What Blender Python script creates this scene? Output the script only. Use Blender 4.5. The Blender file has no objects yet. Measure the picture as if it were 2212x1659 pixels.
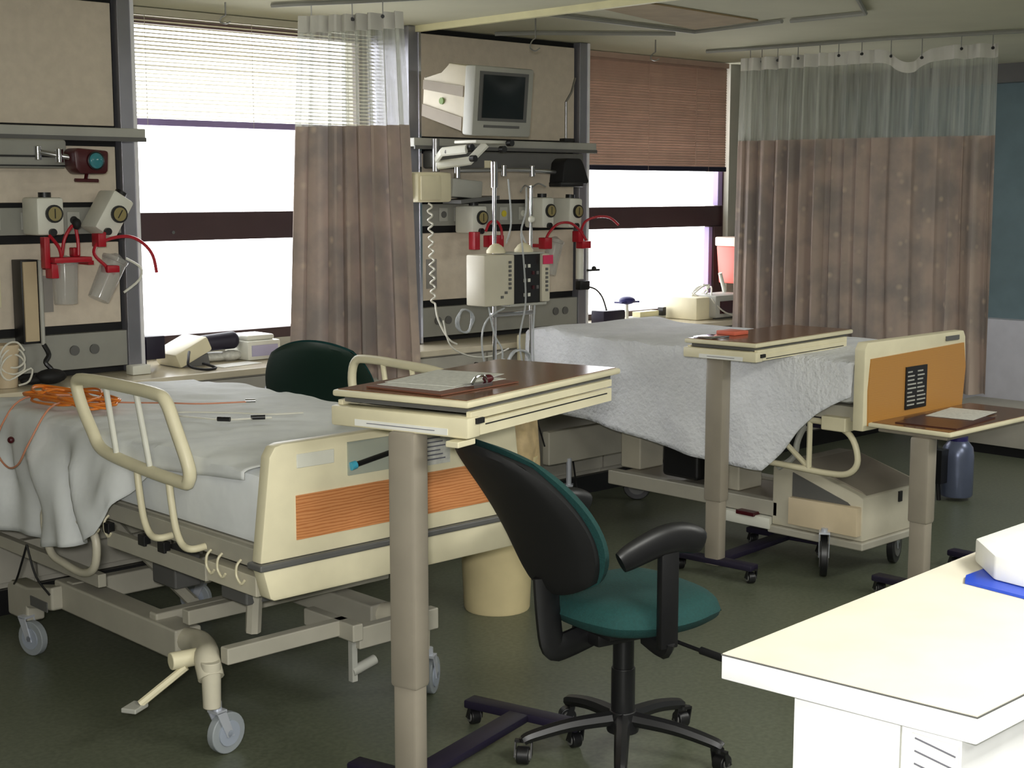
import bpy, bmesh, math, random
from mathutils import Vector, Matrix, noise
random.seed(7)
C = bpy.context.scene.collection
S = bpy.context.scene
PI = math.pi
# ------------------------------------------------------------------ camera
F, HZ, AZ, EYE = 3100.0, 410.0, math.radians(46.5), 1.65
cam = bpy.data.cameras.new('camera'); co = bpy.data.objects.new('camera', cam); C.objects.link(co)
cam.sensor_width = 36.0; cam.lens = F * 36.0 / 2212.0; cam.clip_start = .05
pitch = math.atan((829.5 - HZ) / F)
co.location = (0, 0, EYE)
co.rotation_euler = (PI / 2 - pitch, 0, AZ - PI / 2)
S.camera = co
S.view_settings.view_transform = 'Standard'; S.view_settings.look = 'None'
S.view_settings.exposure = 0.6; S.view_settings.gamma = 1.0
S.view_settings.use_curve_mapping = False
# ------------------------------------------------------------------ world: bright overcast daylight outside
w = bpy.data.worlds.new('world'); S.world = w; w.use_nodes = True
bg = w.node_tree.nodes['Background']; bg.inputs[0].default_value = (0.97, 0.98, 1.0, 1); bg.inputs[1].default_value = 5.0
# ------------------------------------------------------------------ lights
def area(name, loc, rot, sx, sy, power, col=(1, 1, 1), portal=False, spread=None):
    l = bpy.data.lights.new(name, 'AREA'); l.shape = 'RECTANGLE'; l.size = sx; l.size_y = sy
    l.energy = power; l.color = col
    if portal: l.cycles.is_portal = True
    if spread: l.spread = spread
    o = bpy.data.objects.new(name, l); C.objects.link(o); o.location = loc; o.rotation_euler = rot
    return o
area('window_portal', (3.87, 6.06, 1.70), (-PI / 2, 0, 0), 1.50, 1.50, 1, portal=True)
area('window_portal', (6.70, 6.06, 1.70), (-PI / 2, 0, 0), 1.68, 1.50, 1, portal=True)
# the camera's own flash, on the camera body
fl = bpy.data.lights.new('camera_flash', 'AREA'); fl.shape = 'RECTANGLE'; fl.size = .16; fl.size_y = .10; fl.energy = 58; fl.color = (1, .985, .95)
flo = bpy.data.objects.new('camera_flash', fl); C.objects.link(flo)
flo.location = (-.10, -.06, EYE + .10); flo.rotation_euler = co.rotation_euler
# room fill: unseen ceiling area lights added out of view
CEIL = [(0.2, -.6, 40), (2.6, .2, 42), (5.2, .8, 34), (7.6, 2.2, 16)]
for (x, y, p) in CEIL:
    area('added_ceiling_fill', (x, y, 2.40), (0, 0, 0), 1.15, .5, p, (1, .995, .93))

# ------------------------------------------------------------------ materials
def lin(c):
    return tuple(((v / 255.0) / 12.92 if v <= 10 else (((v / 255.0) + .055) / 1.055) ** 2.4) for v in c) + (1,)
_m = {}
def mat(name, rgb, rough=.5, metal=0, spec=.5, var=0, vscale=8, bump=0, bscale=60, trans=0, alpha=1, rgb2=None, stretch=(1, 1, 1)):
    if name in _m: return _m[name]
    m = bpy.data.materials.new(name); m.use_nodes = True; nt = m.node_tree
    b = nt.nodes['Principled BSDF']
    b.inputs['Base Color'].default_value = lin(rgb); b.inputs['Roughness'].default_value = rough
    b.inputs['Metallic'].default_value = metal; b.inputs['Specular IOR Level'].default_value = spec
    b.inputs['Transmission Weight'].default_value = trans; b.inputs['Alpha'].default_value = alpha
    tc = nt.nodes.new('ShaderNodeTexCoord'); mp = nt.nodes.new('ShaderNodeMapping')
    mp.inputs['Scale'].default_value = stretch
    nt.links.new(tc.outputs['Object'], mp.inputs[0])
    n = nt.nodes.new('ShaderNodeTexNoise'); n.inputs['Scale'].default_value = vscale; n.inputs['Detail'].default_value = 4
    nt.links.new(mp.outputs[0], n.inputs['Vector'])
    r = nt.nodes.new('ShaderNodeMix'); r.data_type = 'RGBA'
    if rgb2 is None:
        k = 1 - max(var, .04); rgb2 = tuple(v * k for v in rgb)
    r.inputs[6].default_value = lin(rgb); r.inputs[7].default_value = lin(rgb2)
    cr = nt.nodes.new('ShaderNodeValToRGB'); cr.color_ramp.elements[0].position = .35; cr.color_ramp.elements[1].position = .65
    nt.links.new(n.outputs[0], cr.inputs[0]); nt.links.new(cr.outputs[0], r.inputs[0])
    nt.links.new(r.outputs[2], b.inputs['Base Color'])
    if bump:
        n2 = nt.nodes.new('ShaderNodeTexNoise'); n2.inputs['Scale'].default_value = bscale
        nt.links.new(tc.outputs['Object'], n2.inputs['Vector'])
        bp = nt.nodes.new('ShaderNodeBump'); bp.inputs['Strength'].default_value = bump; bp.inputs['Distance'].default_value = .01
        nt.links.new(n2.outputs[0], bp.inputs['Height']); nt.links.new(bp.outputs[0], b.inputs['Normal'])
    _m[name] = m
    return m
def woodmat(name, c1, c2, axis, scale=7, rough=.35, dist=6):
    m = bpy.data.materials.new(name); m.use_nodes = True; nt = m.node_tree; b = nt.nodes['Principled BSDF']
    tc = nt.nodes.new('ShaderNodeTexCoord'); mp = nt.nodes.new('ShaderNodeMapping')
    mp.inputs['Scale'].default_value = (.55, 1, 3.2) if axis == 'x' else (1, .4, 3)
    wv = nt.nodes.new('ShaderNodeTexWave'); wv.wave_type = 'BANDS'; wv.bands_direction = 'Z'
    wv.inputs['Scale'].default_value = scale; wv.inputs['Distortion'].default_value = dist; wv.inputs['Detail'].default_value = 3; wv.inputs['Detail Scale'].default_value = 1.4
    cr = nt.nodes.new('ShaderNodeValToRGB'); cr.color_ramp.elements[0].color = lin(c2); cr.color_ramp.elements[1].color = lin(c1)
    cr.color_ramp.elements[0].position = .0; cr.color_ramp.elements[1].position = .55
    nt.links.new(tc.outputs['Object'], mp.inputs[0]); nt.links.new(mp.outputs[0], wv.inputs['Vector']); nt.links.new(wv.outputs[0], cr.inputs[0])
    nt.links.new(cr.outputs[0], b.inputs['Base Color']); b.inputs['Roughness'].default_value = rough
    return m
def netmat(name, rgb, dens):
    m = bpy.data.materials.new(name); m.use_nodes = True; nt = m.node_tree; out = nt.nodes['Material Output']
    b = nt.nodes['Principled BSDF']; b.inputs['Base Color'].default_value = lin(rgb); b.inputs['Roughness'].default_value = .7
    tr = nt.nodes.new('ShaderNodeBsdfTranslucent'); tr.inputs[0].default_value = lin(rgb)
    mx0 = nt.nodes.new('ShaderNodeMixShader'); mx0.inputs[0].default_value = .45
    nt.links.new(b.outputs[0], mx0.inputs[1]); nt.links.new(tr.outputs[0], mx0.inputs[2])
    t = nt.nodes.new('ShaderNodeBsdfTransparent'); mx = nt.nodes.new('ShaderNodeMixShader')
    tc = nt.nodes.new('ShaderNodeTexCoord'); mp = nt.nodes.new('ShaderNodeMapping'); mp.inputs['Scale'].default_value = (1, 1, .06)
    n = nt.nodes.new('ShaderNodeTexNoise'); n.inputs['Scale'].default_value = 45
    nt.links.new(tc.outputs['Object'], mp.inputs[0]); nt.links.new(mp.outputs[0], n.inputs['Vector'])
    mr = nt.nodes.new('ShaderNodeMapRange'); mr.inputs[1].default_value = .3; mr.inputs[2].default_value = .7
    mr.inputs[3].default_value = dens - .15; mr.inputs[4].default_value = dens + .15
    nt.links.new(n.outputs[0], mr.inputs[0]); nt.links.new(mr.outputs[0], mx.inputs[0])
    nt.links.new(t.outputs[0], mx.inputs[1]); nt.links.new(mx0.outputs[0], mx.inputs[2]); nt.links.new(mx.outputs[0], out.inputs[0])
    return m
def fabricmat(name, c1, c2, c3, translucent=.25):
    m = bpy.data.materials.new(name); m.use_nodes = True; nt = m.node_tree; out = nt.nodes['Material Output']
    b = nt.nodes['Principled BSDF']; b.inputs['Roughness'].default_value = .85; b.inputs['Specular IOR Level'].default_value = .15
    tc = nt.nodes.new('ShaderNodeTexCoord')
    n = nt.nodes.new('ShaderNodeTexNoise'); n.inputs['Scale'].default_value = 5; n.inputs['Detail'].default_value = 5
    v = nt.nodes.new('ShaderNodeTexVoronoi'); v.inputs['Scale'].default_value = 11
    nt.links.new(tc.outputs['Object'], n.inputs['Vector']); nt.links.new(tc.outputs['Object'], v.inputs['Vector'])
    cr = nt.nodes.new('ShaderNodeValToRGB'); e = cr.color_ramp.elements
    e[0].position = .38; e[0].color = lin(c2); e[1].position = .6; e[1].color = lin(c1)
    nt.links.new(n.outputs[0], cr.inputs[0])
    cv = nt.nodes.new('ShaderNodeValToRGB'); cv.color_ramp.elements[0].position = .05; cv.color_ramp.elements[0].color = (1, 1, 1, 1)
    cv.color_ramp.elements[1].position = .22; cv.color_ramp.elements[1].color = (0, 0, 0, 1)
    nt.links.new(v.outputs[0], cv.inputs[0])
    mx = nt.nodes.new('ShaderNodeMix'); mx.data_type = 'RGBA'; mx.inputs[7].default_value = lin(c3)
    nt.links.new(cv.outputs[0], mx.inputs[0]); nt.links.new(cr.outputs[0], mx.inputs[6])
    nt.links.new(mx.outputs[2], b.inputs['Base Color'])
    tr = nt.nodes.new('ShaderNodeBsdfTranslucent'); nt.links.new(mx.outputs[2], tr.inputs[0])
    ms = nt.nodes.new('ShaderNodeMixShader'); ms.inputs[0].default_value = translucent
    nt.links.new(b.outputs[0], ms.inputs[1]); nt.links.new(tr.outputs[0], ms.inputs[2]); nt.links.new(ms.outputs[0], out.inputs[0])
    return m
def glassmat(name, rgb, a, rough=.05):
    m = bpy.data.materials.new(name); m.use_nodes = True; nt = m.node_tree; out = nt.nodes['Material Output']
    b = nt.nodes['Principled BSDF']; b.inputs['Base Color'].default_value = lin(rgb); b.inputs['Roughness'].default_value = rough
    t = nt.nodes.new('ShaderNodeBsdfTransparent'); mx = nt.nodes.new('ShaderNodeMixShader'); mx.inputs[0].default_value = a
    nt.links.new(t.outputs[0], mx.inputs[1]); nt.links.new(b.outputs[0], mx.inputs[2]); nt.links.new(mx.outputs[0], out.inputs[0])
    return m

WALL = mat('wall_paint', (172, 170, 158), .8)
WALLBLUE = mat('wall_blue_grey', (104, 124, 130), .8, var=.05)
CEILM = mat('ceiling_paint', (196, 194, 170), .9, var=.03, vscale=2)
FLOOR = mat('floor_vinyl', (98, 103, 86), .34, spec=.4, rgb2=(84, 89, 73), vscale=60)
PANEL = mat('beige_vinyl_panel', (212, 200, 182), .7, var=.04, vscale=20, bump=.1, bscale=200)
GREYM = mat('grey_painted_metal', (150, 150, 142), .45)
GREYL = mat('light_grey_metal', (176, 176, 168), .45)
GREYD = mat('dark_grey_metal', (98, 98, 96), .4)
POSTM = mat('aluminium_post', (150, 150, 158), .3, metal=.6)
CHROME = mat('chrome', (225, 225, 230), .12, metal=1)
STEEL = mat('brushed_steel', (170, 170, 170), .3, metal=.9)
BLACK = mat('black_plastic', (22, 22, 24), .4)
BLACKM = mat('matt_black', (14, 14, 16), .7)
CREAM = mat('cream_plastic', (228, 220, 188), .45, var=.03)
CREAMB = mat('bed_cream_enamel', (206, 200, 180), .4, var=.04)
GREYB = mat('bed_grey_enamel', (176, 172, 158), .4, var=.04)
TAUPE = mat('taupe_powder_coat', (152, 144, 130), .38)
WINF = mat('dark_bronze_window_frame', (62, 42, 44), .5)
LILAC = mat('lilac_grey_rail', (150, 132, 178), .5)
BLINDW = mat('white_blind_slat', (196, 190, 168), .5)
BLINDP = mat('salmon_blind_slat', (186, 158, 142), .55, var=.05)
SHEETW = mat('white_bed_linen', (226, 228, 226), .85, spec=.2, bump=.25, bscale=25)
SHEETB = mat('pale_blue_linen', (228, 231, 231), .85, spec=.2, bump=.3, bscale=12)
GREENF = mat('green_upholstery', (20, 70, 68), .85, var=.1, vscale=120, bump=.3, bscale=300)
BROWNTOP = mat('brown_laminate', (122, 88, 62), .16, spec=.7, rgb2=(104, 72, 50), vscale=14, stretch=(1, 6, 1))
OAK = woodmat('oak_inset', (210, 144, 92), (184, 114, 66), 'x', 11, .4, 5)
OAK2 = woodmat('golden_oak_inset', (186, 136, 70), (176, 124, 60), 'x', 14, .4, 3)
PAPER = mat('white_paper', (236, 236, 230), .7)
PAPERG = mat('printed_paper', (214, 214, 206), .7, var=.1, vscale=60)
INK = mat('grey_ink', (110, 110, 120), .8)
LAM = mat('cream_laminate_top', (218, 211, 194), .55, var=.02)
LAMW = mat('flash_white_laminate', (244, 244, 246), .5)  # counter sides coloured whiter than the top to carry the direct flash
CAB = mat('cabinet_front', (176, 172, 160), .6)
CTOP = mat('sill_counter_top', (206, 196, 172), .22, var=.04)
RED = mat('red_vacuum_hose', (176, 22, 40), .35)
REDD = mat('dark_maroon_plastic', (70, 14, 22), .35)
WHITEP = mat('white_plastic', (226, 226, 214), .4)
SCREEN = mat('dark_crt_screen', (26, 34, 36), .3, spec=.3)
REDSCR = mat('dark_red_display', (60, 8, 14), .2)
YELLOW = mat('yellow_label', (206, 190, 50), .5)
ORANGE = mat('orange_cable', (224, 128, 40), .5)
SALMON = mat('salmon_cable', (206, 140, 110), .5)
BLUE = mat('blue_plastic', (30, 70, 190), .4)
CYAN = mat('cyan_plastic', (70, 170, 200), .4)
BLUEGREY = mat('steel_blue_cylinder', (104, 112, 136), .3, metal=.4)
SHARPS = mat('red_sharps_plastic', (226, 104, 92), .4)
TAN = mat('tan_bin_liner', (196, 172, 128), .6, var=.12, vscale=20, bump=.6, bscale=20)
BINM = mat('cream_bin_plastic', (222, 206, 160), .45)
BROWNC = mat('brown_ceiling_panel', (160, 140, 104), .8, var=.08)
NET = netmat('white_curtain_net', (214, 216, 206), .48)
FABRIC = fabricmat('mauve_beige_curtain_fabric', (186, 168, 156), (158, 148, 142), (202, 185, 168), .18)
GLASS = glassmat('window_glass', (235, 240, 245), .06)
CLEAR = glassmat('clear_canister_plastic', (190, 190, 186), .42, .12)
TUBE = glassmat('clear_tubing', (200, 204, 206), .6, .2)
TUBEW = mat('white_tubing', (214, 212, 200), .4)
DNAVY = mat('navy_black_plastic', (28, 22, 44), .5)

# ------------------------------------------------------------------ mesh helpers
class MB:
    def __init__(s): s.b = bmesh.new()
    def box(s, x0, x1, y0, y1, z0, z1, rot=None, piv=None, bev=0):
        t = bmesh.new(); bmesh.ops.create_cube(t, size=1)
        for v in t.verts: v.co = Vector(((x0 + x1) / 2 + v.co.x * (x1 - x0), (y0 + y1) / 2 + v.co.y * (y1 - y0), (z0 + z1) / 2 + v.co.z * (z1 - z0)))
        if bev: bmesh.ops.bevel(t, geom=t.edges[:] + t.verts[:], offset=bev, segments=2, affect='EDGES', profile=.5)
        if rot is not None:
            p = Vector(piv) if piv else Vector(((x0 + x1) / 2, (y0 + y1) / 2, (z0 + z1) / 2))
            R = rot if isinstance(rot, Matrix) else Matrix.Rotation(rot, 3, 'Z')
            for v in t.verts: v.co = p + R @ (v.co - p)
        s._add(t); return s
    def _add(s, t):
        me = bpy.data.meshes.new('t'); t.to_mesh(me); t.free(); s.b.from_mesh(me); bpy.data.meshes.remove(me)
    def cyl(s, p0, p1, r, r2=None, seg=20):
        p0 = Vector(p0); p1 = Vector(p1); r2 = r if r2 is None else r2
        t = bmesh.new(); d = p1 - p0
        bmesh.ops.create_cone(t, cap_ends=True, segments=seg, radius1=r, radius2=r2, depth=d.length)
        R = Vector((0, 0, 1)).rotation_difference(d.normalized()).to_matrix()
        for v in t.verts: v.co = (p0 + p1) / 2 + R @ v.co
        s._add(t); return s
    def sph(s, c, r, sc=(1, 1, 1), rot=None, seg=16):
        t = bmesh.new(); bmesh.ops.create_uvsphere(t, u_segments=seg, v_segments=seg // 2 + 2, radius=r)
        for v in t.verts:
            q = Vector((v.co.x * sc[0], v.co.y * sc[1], v.co.z * sc[2]))
            v.co = Vector(c) + (rot @ q if rot else q)
        s._add(t); return s
    def tube(s, pts, r, closed=False, seg=8, smooth=4, flat=None):
        P = [Vector(p) for p in pts]
        if smooth > 1 and len(P) > 2: P = spline(P, closed, smooth)
        n = len(P); rings = []; prev = None
        for i in range(n):
            if closed: d = P[(i + 1) % n] - P[i - 1]
            else: d = P[min(i + 1, n - 1)] - P[max(i - 1, 0)]
            if d.length < 1e-9: d = Vector((0, 0, 1))
            d.normalize()
            if prev is None:
                a = Vector((0, 0, 1)) if abs(d.z) < .9 else Vector((1, 0, 0)); u = d.cross(a).normalized()
            else:
                u = (prev - d * prev.dot(d)); u = u.normalized() if u.length > 1e-6 else d.orthogonal().normalized()
            prev = u; v = d.cross(u)
            rr = r(i / (n - 1)) if callable(r) else r
            fa = flat or 1
            rings.append([s.b.verts.new(P[i] + u * math.cos(k * 2 * PI / seg) * rr + v * math.sin(k * 2 * PI / seg) * rr * fa) for k in range(seg)])
        m = n if closed else n - 1
        for i in range(m):
            A = rings[i]; B = rings[(i + 1) % n]
            for k in range(seg): s.b.faces.new((A[k], A[(k + 1) % seg], B[(k + 1) % seg], B[k]))
        if not closed: s.b.faces.new(rings[0][::-1]); s.b.faces.new(rings[-1])
        return s
    def prism(s, poly, a0, a1, axis='y', bev=0):
        """poly: 2D points in the plane normal to axis; x:(y,z) y:(x,z) z:(x,y)"""
        def P(p, a):
            return {'x': (a, p[0], p[1]), 'y': (p[0], a, p[1]), 'z': (p[0], p[1], a)}[axis]
        t = bmesh.new()
        A = [t.verts.new(P(p, a0)) for p in poly]; B = [t.verts.new(P(p, a1)) for p in poly]
        t.faces.new(A); t.faces.new(B[::-1])
        for i in range(len(poly)): j = (i + 1) % len(poly); t.faces.new((A[i], B[i], B[j], A[j]))
        if bev: bmesh.ops.bevel(t, geom=t.edges[:], offset=bev, segments=2, affect='EDGES', profile=.5)
        s._add(t); return s
    def lathe(s, prof, c=(0, 0, 0), seg=28, rot=None):
        t = bmesh.new(); rings = []
        for (r, z) in prof:
            rings.append([t.verts.new((r * math.cos(k * 2 * PI / seg), r * math.sin(k * 2 * PI / seg), z)) for k in range(seg)])
        for i in range(len(prof) - 1):
            for k in range(seg): t.faces.new((rings[i][k], rings[i][(k + 1) % seg], rings[i + 1][(k + 1) % seg], rings[i + 1][k]))
        t.faces.new(rings[0][::-1]); t.faces.new(rings[-1])
        for v in t.verts: v.co = Vector(c) + (rot @ v.co if rot else v.co)
        s._add(t); return s
    def grid(s, fn, nu, nv, thick=0):
        V = [[s.b.verts.new(fn(i / nu, j / nv)) for j in range(nv + 1)] for i in range(nu + 1)]
        for i in range(nu):
            for j in range(nv): s.b.faces.new((V[i][j], V[i + 1][j], V[i + 1][j + 1], V[i][j + 1]))
        return s
    def xf(s, M):
        bmesh.ops.transform(s.b, matrix=M, verts=s.b.verts[:]); return s
def spline(P, closed, k):
    n = len(P); out = []
    for i in range(n if closed else n - 1):
        if closed: a, b, c, d = P[i - 1], P[i], P[(i + 1) % n], P[(i + 2) % n]
        else: a, b, c, d = P[max(i - 1, 0)], P[i], P[i + 1], P[min(i + 2, n - 1)]
        for j in range(k):
            t = j / k
            out.append(.5 * ((2 * b) + (c - a) * t + (2 * a - 5 * b + 4 * c - d) * t * t + (3 * b - a - 3 * c + d) * t ** 3))
    if not closed: out.append(P[-1])
    return out
def root_of(o):
    while o.parent: o = o.parent
    return o
def obj(name, mb, m, parent=None, world=True, bevel=0, solid=0, sm=True, sub=0, loc=None):
    """ONE mesh object. world=True: verts given in world coordinates; shifted into the root's frame (unrotated roots)."""
    bm = mb.b if isinstance(mb, MB) else mb
    off = Vector((0, 0, 0))
    if parent is not None and world: off = root_of(parent).location.copy()
    if parent is None:
        if loc is None:
            xs = [v.co for v in bm.verts]
            loc = ((min(v.x for v in xs) + max(v.x for v in xs)) / 2, (min(v.y for v in xs) + max(v.y for v in xs)) / 2, min(v.z for v in xs))
        off = Vector(loc)
    for v in bm.verts: v.co -= off
    bmesh.ops.recalc_face_normals(bm, faces=bm.faces[:])
    me = bpy.data.meshes.new(name); bm.to_mesh(me); bm.free(); me.materials.append(m)
    o = bpy.data.objects.new(name, me); C.objects.link(o)
    if parent is not None: o.parent = parent
    else: o.location = off
    if sm:
        for p in me.polygons: p.use_smooth = True
        me.set_sharp_from_angle(angle=math.radians(38))
    if bevel:
        b = o.modifiers.new('bevel', 'BEVEL'); b.width = bevel; b.segments = 2; b.limit_method = 'ANGLE'; b.angle_limit = math.radians(40); b.harden_normals = True
    if sub:
        b = o.modifiers.new('sub', 'SUBSURF'); b.levels = sub; b.render_levels = sub
    if solid:
        b = o.modifiers.new('solid', 'SOLIDIFY'); b.thickness = solid; b.offset = 0
    return o
def tag(o, label=None, cat=None, group=None, kind=None):
    if label: o['label'] = label
    if cat: o['category'] = cat
    if group: o['group'] = group
    if kind: o['kind'] = kind
    return o
def thing(name, label, cat, loc=(0, 0, 0), rotz=0, group=None):
    o = bpy.data.objects.new(name, None); C.objects.link(o); o.empty_display_size = .1
    o.location = loc; o.rotation_euler = (0, 0, rotz); return tag(o, label, cat, group)
def struct(name, mb, m, parent=None, label=None, **k):
    o = obj(name, mb, m, parent, **k)
    if parent is None:
        o['kind'] = 'structure'
        if label: o['label'] = label
    return o
def B(*a, **k): return MB().box(*a, **k)
exec_order = True
# ================================================================== SETTING
ZC = 2.45
struct('floor', B(-3.2, 9.2, -3.2, 6.2, -.1, 0), FLOOR, label='dark green-grey vinyl floor')
struct('ceiling', B(-3.2, 9.2, -3.2, 6.2, ZC, ZC + .1), CEILM, label='off-white plaster ceiling')
wb = MB()
wb.box(-3.2, 3.10, 5.9, 6.1, 0, ZC); wb.box(4.60, 5.87, 5.9, 6.1, 0, ZC); wb.box(7.56, 8.8, 5.9, 6.1, 0, ZC)
wb.box(3.10, 4.60, 5.9, 6.1, 0, .93); wb.box(5.87, 7.56, 5.9, 6.1, 0, .86)
struct('wall_back', wb, WALL, label='pale grey window wall')
struct('wall_right', B(8.8, 9.0, -3.2, 5.9, 0, ZC), WALLBLUE, label='blue-grey side wall')
struct('wall_left', B(-3.2, -3.0, -3.2, 5.9, 0, ZC), WALL, label='pale grey side wall')
struct('wall_front', B(-3.0, 8.8, -3.2, -3.0, 0, ZC), WALL, label='pale grey wall')
struct('trim_1', B(8.72, 8.8, -3.0, 5.9, 2.33, ZC), GREYD, label='dark header strip along the top of the blue-grey wall')
struct('trim_2', B(8.70, 8.8, -3.0, 5.9, 0.0, .815), mat('white_wainscot', (196, 196, 204), .6), label='white lower panelling on the blue-grey wall')
struct('trim_3', MB().prism([(4.63, 5.9), (4.655, 5.9), (4.655, 4.2), (4.63, 1.6), (4.60, 1.6), (4.625, 4.2)], ZC - .03, ZC, 'z'), mat('cream_trim', (226, 220, 176), .6), label='cream ceiling strip')
struct('trim_4', B(7.50, 7.62, 5.86, 5.9, .9, ZC), WALL, label='pale pier edge beside the right window')
struct('baseboard_back', B(-3, 8.7, 5.315, 5.335, 0, .10), BLACK, label='black toe kick')
# window frames
def window(name, x0, x1, zb, label, jamb):
    r = bpy.data.objects.new(name, None); C.objects.link(r); r.location = ((x0 + x1) / 2, 5.95, zb); tag(r, label, kind='structure')
    f = MB()
    f.box(x0, x1, 5.92, 5.98, 1.415, 1.546); f.box(x0, x1, 5.90, 5.98, zb, zb + .05)
    f.box(x0, x1, 5.92, 5.98, ZC - .06, ZC); f.box(x0, x0 + .05, 5.92, 5.98, zb, ZC)
    if jamb: f.box(x1 - .055, x1, 5.90, 5.98, 1.415, ZC); f.box(x1 - .15, x1, 5.90, 5.98, zb, 1.415)
    else: f.box(x1 - .05, x1, 5.92, 5.98, zb, ZC)
    obj('window_frame', f, WINF, r, bevel=.003)
    if jamb:
        obj('inner_jamb', B(x1 - .19, x1 - .155, 5.91, 5.95, zb, 1.41), LILAC, r)
        obj('inner_jamb', B(x1 - .105, x1 - .06, 5.91, 5.95, 1.55, ZC - .06), LILAC, r)
    obj('window_pane', B(x0 + .03, x1 - .03, 5.952, 5.958, zb + .03, 1.43), GLASS, r)
    obj('window_pane', B(x0 + .03, x1 - .03, 5.952, 5.958, 1.53, ZC - .04), GLASS, r)
    return r
w1 = window('window_1', 3.10, 4.60, .93, 'left window with dark brown frame and thick cross rail', False)
obj('catch', MB().cyl((3.45, 5.905, 1.455), (3.45, 5.92, 1.455), .008), CHROME, w1)
window('window_2', 5.87, 7.56, .86, 'right window with dark brown frame and side jamb', True)
# ================================================================== WINDOW COUNTER + CABINETS
obj('countertop', B(1.2, 8.6, 5.30, 5.9, .845, .875), CTOP, bevel=.004)
tag(bpy.data.objects['countertop'], 'long cream window-sill worktop running under both windows', 'countertop')
ct = bpy.data.objects['countertop']
xs = [1.6, 2.45, 3.06, 3.66, 4.27, 4.88, 5.75, 6.6, 7.5, 8.5]
cl = ['leftmost low cabinet, behind the head of the near bed', 'low cabinet behind the near bed, left of the left window', 'low cabinet under the left part of the left window',
      'low cabinet under the left window behind the green chair back', 'low cabinet under the curtain left of the infusion pump', 'low cabinet under the second headwall with a black socket box',
      'low cabinet under the right window behind the far bed', 'low cabinet beneath the sharps bin, mostly behind the far bed', 'low cabinet at the far right behind the long curtain']
for i in range(9):
    x0, x1 = xs[i], xs[i + 1]
    c = thing('base_cabinet', cl[i], 'cabinet', ((x0 + x1) / 2, 5.62, 0.0), group='base cabinets under the windows')
    obj('body', B(x0 + .001, x1 - .001, 5.345, 5.895, .10, .843), CAB, c)
    obj('door', B(x0 + .006, x1 - .006, 5.325, 5.345, .125, .835), CAB, c, bevel=.002)
    obj('catch', MB().cyl((x1 - .08, 5.31, .78), (x1 - .08, 5.325, .78), .012), BLACK, c)
# ================================================================== HEADWALLS
def headwall(x0, label, fixture, sockets_right):
    x1 = x0 + 1.285; yf = 5.60
    h = thing('headwall_unit', label, 'headwall', ((x0 + x1) / 2, 5.75, .875))
    obj('backing', B(x0 + .01, x1 - .01, yf + .02, 5.9, .877, 2.448), BLACKM, h)
    a, b = x0 + .105, x1 - .085
    obj('upper_panel', B(a, b, yf - .002, yf + .018, 1.915, 2.42), PANEL, h, bevel=.003)
    obj('middle_panel', B(a, b, yf - .002, yf + .018, 1.598, 1.83), PANEL, h, bevel=.003)
    obj('lower_panel', B(a, b, yf - .002, yf + .018, 1.09, 1.432), PANEL, h, bevel=.003)
    obj('service_strip', B(a - .01, b + .01, yf - .012, yf + .02, 1.468, 1.578), GREYM, h, bevel=.002)
    base = obj('base_panel', B(a - .015, b + .015, yf - .02, yf + .02, .905, 1.055), GREYM, h, bevel=.003)
    rail = obj('shelf_rail', B(x0 - .005, x1 + .02, yf - .075, yf + .02, 1.862, 1.905), GREYL, h, bevel=.004)
    obj('rail_lip', B(x0 - .005, x1 + .02, yf - .08, yf - .072, 1.850, 1.868), GREYD, h)
    for xx, n in ((x0, 0), (x1 - .07, 1)):
        obj('post', B(xx, xx + .07, yf - .03, 5.9, .877, 2.448), POSTM if n else POSTM, h, bevel=.002)
    obj('edge_strip', B(x0 + .062, x0 + .076, yf - .034, yf - .03, .877, 2.448), CHROME, h)
    obj('edge_strip', B(x1 - .012, x1 + .004, yf - .036, yf + .1, .877, 2.448), mat('lit_edge_strip', (236, 236, 240), .25), h)  # window light on the aluminium strip painted in as white
    if fixture:
        fx = obj('light_housing', B(a - .04, b - .28, yf - .13, yf - .002, 1.735, 1.85), GREYM, h, bevel=.012)
        obj('groove', B(a - .04, b - .28, yf - .135, yf - .13, 1.778, 1.786), BLACK, fx)
        obj('groove', B(a - .04, b - .28, yf - .135, yf - .13, 1.742, 1.748), BLACK, fx)
    else:
        fx = obj('light_housing', B(a, b - .02, yf - .10, yf - .002, 1.755, 1.845), GREYD, h, bevel=.012)
    # gas / power outlets in the service strip
    for dx, m_ in ((.10, GREYD), (.20, YELLOW), (.52, YELLOW), (.66, WHITEP), (.86, BLACK)):
        o = obj('outlet', B(a + dx, a + dx + .055, yf - .018, yf - .012, 1.49, 1.56), GREYL, h, bevel=.002)
        obj('socket', MB().cyl((a + dx + .0275, yf - .022, 1.525), (a + dx + .0275, yf - .018, 1.525), .017), m_, o)
    for dx in sockets_right:
        o = obj('round_socket', MB().cyl((a + dx, yf - .028, .985), (a + dx, yf - .02, .985), .021), GREYD, base)
    for dx in (.02, .72):
        obj('paper_label', B(a + dx, a + dx + .07, yf - .004, yf - .002, 1.15, 1.30), mat('grey_tag', (150, 146, 140), .6), h)
    return h
headwall(1.805, 'beige headwall unit left of the left window with overbed lamp', True, (.865, .955))
headwall(4.585, 'beige headwall unit between the windows, behind monitor and infusion pump', False, (.08, .15, .935, 1.01))
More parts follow.
